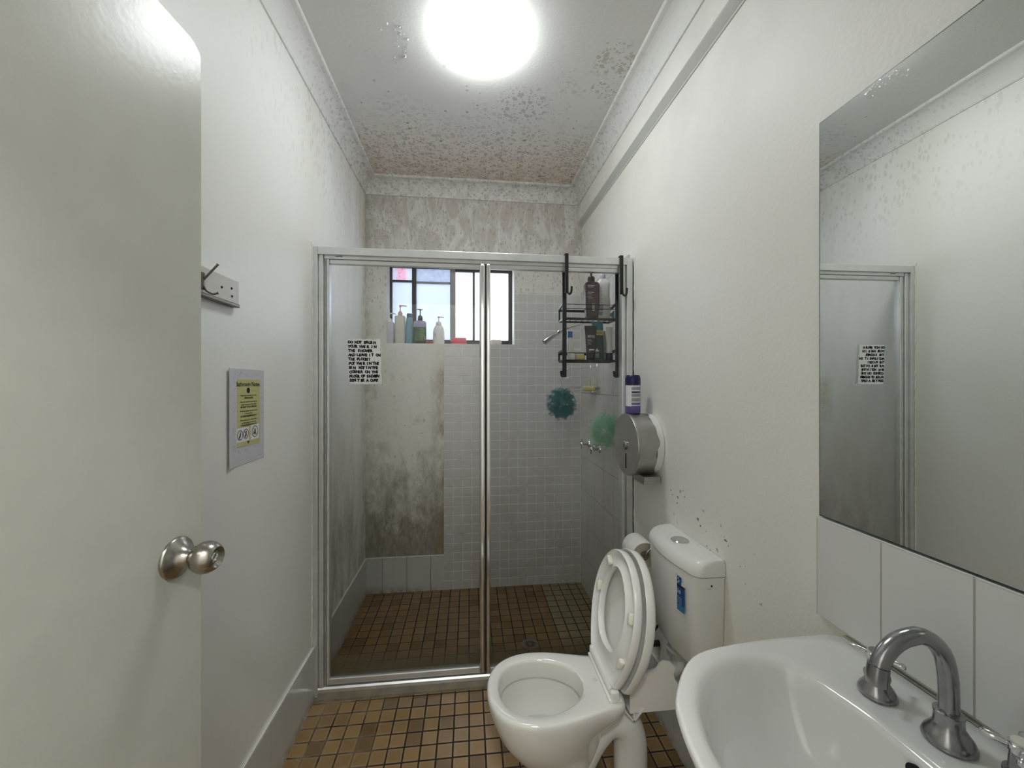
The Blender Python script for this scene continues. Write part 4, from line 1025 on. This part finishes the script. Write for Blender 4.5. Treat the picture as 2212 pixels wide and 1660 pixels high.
def crect(y0_, y1_, z0_, z1_, mi=0, dx=0, k=6):
    rows = []
    for i in range(k + 1):
        y = y0_ + (y1_ - y0_) * i / k; t_ = min(1, max(0, (y - CYa - .034) / (CYb - CYa - .068))); x = .668 - .016 * sin(pi * t_) - .0022 - dx
        if y < CYa + .034: x = .668 + .034 - sqrt(max(0, .034 ** 2 - (CYa + .034 - y) ** 2)) - .0018 - dx
        rows.append([(x, y, z0_), (x, y, z1_)])
    loft(b, rows, closed=False, mi=mi)
crect(1.137, 1.170, .655, .715, 0); crect(1.137, 1.170, .636, .655, 1); crect(1.137, 1.170, .710, .718, 2, .0003); crect(1.151, 1.170, .718, .742, 0); crect(1.137, 1.151, .718, .728, 3)
obj('water_label', b, ['label_blue', 'label_blue_light', 'label_black', 'label_white'], CI)
b = B(); XM = Matrix(((0, 0, -1, .6565), (-1, 0, 0, 1.168), (0, 1, 0, .692), (0, 0, 0, 1)))
text_bm(b, '3.9', .016, XM, bold=.0004)
for k in range(3):
    lathe_m(b, [(.0028, 0), (.0028, .0002)], XM @ Matrix.Translation((.005 + .006 * (k % 2), .033 + .006 * k, 0)), 10)
for k in range(4): rect(b, 0, -.012 - k * .006, .026, -.011 - k * .006, XM)
obj('label_print', b, 'label_white', CI)
b = B(); NM = Matrix(((1, 0, 0, .713), (0, 0, -1, CYa - .0006), (0, 1, 0, .735), (0, 0, 0, 1)))
lathe_m(b, [(.0035, 0), (.0035, .0003)], NM @ Matrix.Translation((.008, .010, 0)), 6); text_bm(b, 'Caroma', .0042, NM @ Matrix.Translation((-.006, 0, 0)))
rect(b, -.006, .0045, .026, .0048, NM); obj('maker_mark', b, 'label_black', CI)
b = B(); XM2 = Matrix(((0, 0, -1, .6535), (-1, 0, 0, 1.172), (0, 1, 0, .746), (0, 0, 0, 1))); rect(b, 0, 0, .022, .0012, XM2); rect(b, .003, .004, .018, .0045, XM2); obj('small_mark', b, 'label_gray', CI)

# flush pipe and white shroud behind the seat
e = empty('flush_pipe', (.70, 1.25, .40), 'grey flush pipe below the cistern', 'pipe')
b = B(); tube(b, smooth_path([(.705, 1.25, .478), (.705, 1.25, .42), (.700, 1.25, .395), (.67, 1.25, .375), (.60, 1.247, .36), (.47, 1.24, .35)]), .024, 16); obj('pipe', b, 'plastic_white', e, True, 50)
b = B(); lathe(b, [(.034, .43), (.036, .434), (.036, .452), (.030, .456)], (.705, 1.25, 0), 24); obj('collar', b, 'moulding_gray', e, True, 40)
def shroud():
    b = B(); n = 30; outer = []
    poly = [(.500, .345), (.560, .338), (.640, .328), (.735, .318), (.735, .405), (.715, .395), (.697, .387), (.678, .388), (.660, .398), (.648, .415), (.644, .432), (.650, .452), (.632, .470), (.612, .474), (.598, .466), (.588, .450), (.575, .441), (.555, .440), (.535, .443), (.520, .48), (.506, .47), (.500, .42)]
    def off(s_, y): return [(.6 + (x - .6) * s_, y, .40 + (z - .40) * s_) for x, z in poly]
    loft(b, [off(.99, 1.175), off(1.0, 1.171), off(1.0, 1.168), off(.985, 1.1655)], True, True)
    return b
SH = empty('pipe_shroud', (.60, 1.17, .34), 'white moulded plastic panel behind the raised lid, under the cistern', 'cover')
b = shroud(); obj('front_panel', b, 'plastic_white', SH, True, 30)
b = B(); prism(b, [(1.168, .318), (1.168, .345), (1.172, .345), (1.172, .322), (1.30, .322), (1.30, .318)], .500, .735, 'X'); obj('base_flange', b, 'plastic_white', SH)
b = B(); prism(b, [(.484, .326), (.513, .291), (.548, .330), (.544, .332), (.513, .297), (.488, .328)], 1.165, 1.245, 'Y'); prism(b, [(.511, .293), (.515, .293), (.516, .328), (.512, .328)], 1.165, 1.169, 'Y')
tag(obj('v_bracket', b, 'plastic_white'), 'small white V shaped plastic bracket hanging behind the toilet pan', 'bracket')
e = tag(obj('isolating_valve', (lambda b: (tube(b, [(XR, 1.50, .30), (.72, 1.50, .30), (.70, 1.49, .285)], [.012, .012, .010], 10), tube(b, smooth_path([(.715, 1.50, .31), (.71, 1.47, .34), (.70, 1.44, .37), (.72, 1.40, .45)]), .004, 8), b)[2])(B()), 'black', None, True, 50), 'dark water valve on the wall below the cistern', 'valve')

# ------------------------------------------------------------------ mirror
b = B(); prism(b, [(XR - .0065, .768), (XR - .0005, .768), (XR - .0085, YF + .02), (XR - .0143, YF + .02)], 1.064, 1.918, 'Z')
o = obj('backing', b, 'teal_dark'); MI = empty('wall_mirror', (XR, .45, 1.49), 'large frameless wall mirror above the basin', 'mirror'); o.parent = MI; o.matrix_parent_inverse = parent_inv(MI)
b = B(); vs = [b.verts.new(p) for p in ((XR - .0146, YF + .022, 1.066), (XR - .0068, .766, 1.066), (XR - .0068, .766, 1.916), (XR - .0146, YF + .022, 1.916))]; b.faces.new(vs); obj('mirror_glass', b, 'mirror_glass', MI)

# ------------------------------------------------------------------ basin
BC = (.53, .484); BN = 72
def polar(pts, c=BC, n=BN):
    full = [(x, y) for x, y in pts] + [(x, 2 * c[1] - y) for x, y in pts[::-1]]
    sm = smooth_path([(x, y, 0) for x, y in full + [full[0]]], 5)[:-1]
    P_ = [(p.x - c[0], p.y - c[1]) for p in sm]; out = []
    for i in range(n):
        a = 2 * pi * i / n; d = (cos(a), sin(a)); best = 0
        for (x0, y0), (x1, y1) in zip(P_, P_[1:] + P_[:1]):
            ex, ey = x1 - x0, y1 - y0; den = d[0] * ey - d[1] * ex
            if abs(den) < 1e-9: continue
            t_ = (x0 * ey - y0 * ex) / den; s_ = (x0 * d[1] - y0 * d[0]) / den
            if t_ > 0 and -1e-6 <= s_ <= 1 + 1e-6: best = max(best, t_)
        out.append(best)
    return out
outer = polar([(.7555, .500), (.7555, .62), (.7555, .712), (.748, .7215), (.70, .7225), (.642, .7225), (.536, .7166), (.438, .7005), (.384, .6635), (.3354, .6038), (.3202, .567), (.3104, .527), (.3062, .495)])
inner = polar([(.6185, .495), (.6182, .54), (.6118, .576), (.5975, .631), (.572, .662), (.5135, .682), (.4509, .6740), (.4044, .6443), (.3683, .6001), (.3514, .5635), (.3415, .5304), (.3372, .495)])
def bl(r, z, s=1.0, dx=0.0): return [(BC[0] + dx + r[i] * s * cos(2 * pi * i / BN), BC[1] + r[i] * s * sin(2 * pi * i / BN), z) for i in range(BN)]
def mixr(f): return [a + (b_ - a) * f for a, b_ in zip(outer, inner)]
def flatback(lp): return [(min(x, .7555), y, z) for x, y, z in lp]
BZ = .838
BA = empty('wash_basin', (.53, .484, BZ), 'white ceramic wash basin on the right wall, bottom right corner of the photo', 'basin')
b = B()
loops = [bl(outer, .60, .25, .12), bl(outer, .66, .45, .08), bl(outer, .72, .68, .045), bl(outer, .77, .86, .018), bl(outer, .80, .95, .005), bl(outer, .822, .99), bl(outer, BZ - .008, 1.0), bl(outer, BZ - .002, .994), bl(outer, BZ + .001, .98), bl(mixr(.25), BZ + .0005), bl(mixr(.7), BZ - .002), bl(mixr(.92), BZ - .004), bl(inner, BZ - .008, .985),
         bl(inner, BZ - .016, .96), bl(inner, BZ - .035, .92), bl(inner, BZ - .07, .85, -.002), bl(inner, BZ - .105, .72, 0), bl(inner, BZ - .13, .52, .005), bl(inner, BZ - .142, .28, .01), bl(inner, BZ - .146, .1, .01)]
loft(b, [flatback(l) for l in loops], True, True); obj('bowl', b, 'ceramic_basin', BA, True, 70)
b = B(); lathe(b, [(.024, 0), (.024, .003), (.016, .004), (.014, .001)], (.54, .484, BZ - .1455), 24); obj('waste', b, 'chrome', BA, True, 40)
b = B(); OM = Matrix.Translation((.6075, .472, BZ - .020)) @ Matrix.Rotation(radians(-68), 4, 'Y'); lathe_m(b, [(.0072, -.006), (.0072, .0020), (.0001, .0020)], OM, 20); obj('overflow_hole', b, 'hole', BA)
# waste trap below
b = B(); tube(b, smooth_path([(.60, .484, .62), (.60, .484, .50), (.62, .484, .46), (.66, .484, .47), (.70, .484, .52), (XR - .009, .484, .53)]), .018, 14); obj('waste_trap', b, 'plastic_white', BA, True, 50)
# spout
SX, SYY = .682, .484
SPT = empty('basin_spout', (SX, SYY, BZ), 'worn chrome swan neck spout in the middle of the basin deck', 'tap')
b = B(); lathe(b, [(.0285, 0), (.0285, .003), (.026, .010), (.021, .017), (.0165, .024), (.0155, .038), (.0165, .040), (.0165, .043), (.0115, .044)], (SX, SYY, BZ + .0008), 28); obj('base', b, 'chrome_worn', SPT, True, 40)
b = B(); pa = [(SX, SYY, BZ + .042), (SX, SYY, BZ + .07), (SX - .001, SYY, BZ + .090)]
for a in range(10, 181, 12):
    pa.append((SX - .058 + .056 * cos(radians(a)), SYY + .001, BZ + .098 + .058 * sin(radians(a)) * (1 if a < 90 else .97)))

tube(b, pa, [.0112] * len(pa), 18); obj('swan_neck', b, 'chrome_worn', SPT, True, 50)
b = B(); tube(b, [(SX - .1125, SYY, BZ + .118), (SX - .1145, SYY, BZ + .108), (SX - .1150, SYY, BZ + .094)], [.0124, .0128, .0128], 18); obj('nozzle', b, 'chrome_worn', SPT, True, 40)
def basin_tap(x, y, label, lean, cap, hz=.054):
    e = empty('basin_tap', (x, y, BZ), label, 'tap')
    b = B(); lathe(b, [(.0255, 0), (.0255, .003), (.023, .009), (.017, .018), (.0145, .024), (.017, .026), (.0175, .029), (.017, .032), (.013, .034), (.0115, hz + .002), (.009, hz + .004)], (x, y, BZ + .0008), 28); obj('body', b, 'chrome_worn', e, True, 40)
    b = B(); p = Vector((x, y, BZ + hz + .008)); lathe(b, [(.010, -.008), (.0135, -.004), (.0135, .005), (.011, .007)], p, 20)
    for k in range(4):
        a = radians(lean + 90 * k); d = Vector((cos(a), sin(a), 0)); tube(b, [p + d * .008, p + d * .022, p + d * .032, p + d * .035], [.0036, .0045, .0052, .003], 10)
    obj('cross_handle', b, 'chrome', e, True, 50)
    if cap: b = B(); lathe(b, [(.0105, .0072), (.0105, .009), (.0001, .0105)], p, 20); obj('cap', b, cap, e, True, 40)
basin_tap(.671, .573, 'worn chrome cross handle tap left of the spout', 28, 'chrome_worn')
basin_tap(.678, .406, 'chrome cross handle tap with cream cap right of the spout', 120, 'plastic_cream')
# grimy seal strip between basin and wall
b = B(); box(b, .7557, XR - .0002, .50, .712, .836, .8385, bev=.001); tag(obj('sealant_strip', b, 'sealant'), 'narrow grimy seal between basin back and wall tiles', 'sealant')

# ------------------------------------------------------------------ flaking paint on the ceiling, left of the lamp
b = B()
for k in range(46):
    if k < 30: x = -.255 + R.gauss(0, .010) + .010 * sin(k); y = 1.47 + .14 * R.random()
    else: x = -.28 + R.gauss(0, .03); y = 1.45 + .2 * R.random()
    s_ = R.uniform(.002, .007); a = R.uniform(0, 6.28); c_ = Vector((x, y, ZC))
    p = [c_ + Vector((s_ * cos(a + i * 2.1) * R.uniform(.6, 1), s_ * sin(a + i * 2.1), -.0008 - (.006 * R.random() if i == 0 else 0))) for i in range(3)]
    q = [v + Vector((0, 0, -.0005)) for v in p]; loft(b, [p, q], True, True)
fl = obj('ceiling_paint_flakes', b, 'white_paint'); tag(fl, 'curling white paint flakes on the ceiling left of the lamp', 'paint flakes', kind='stuff')
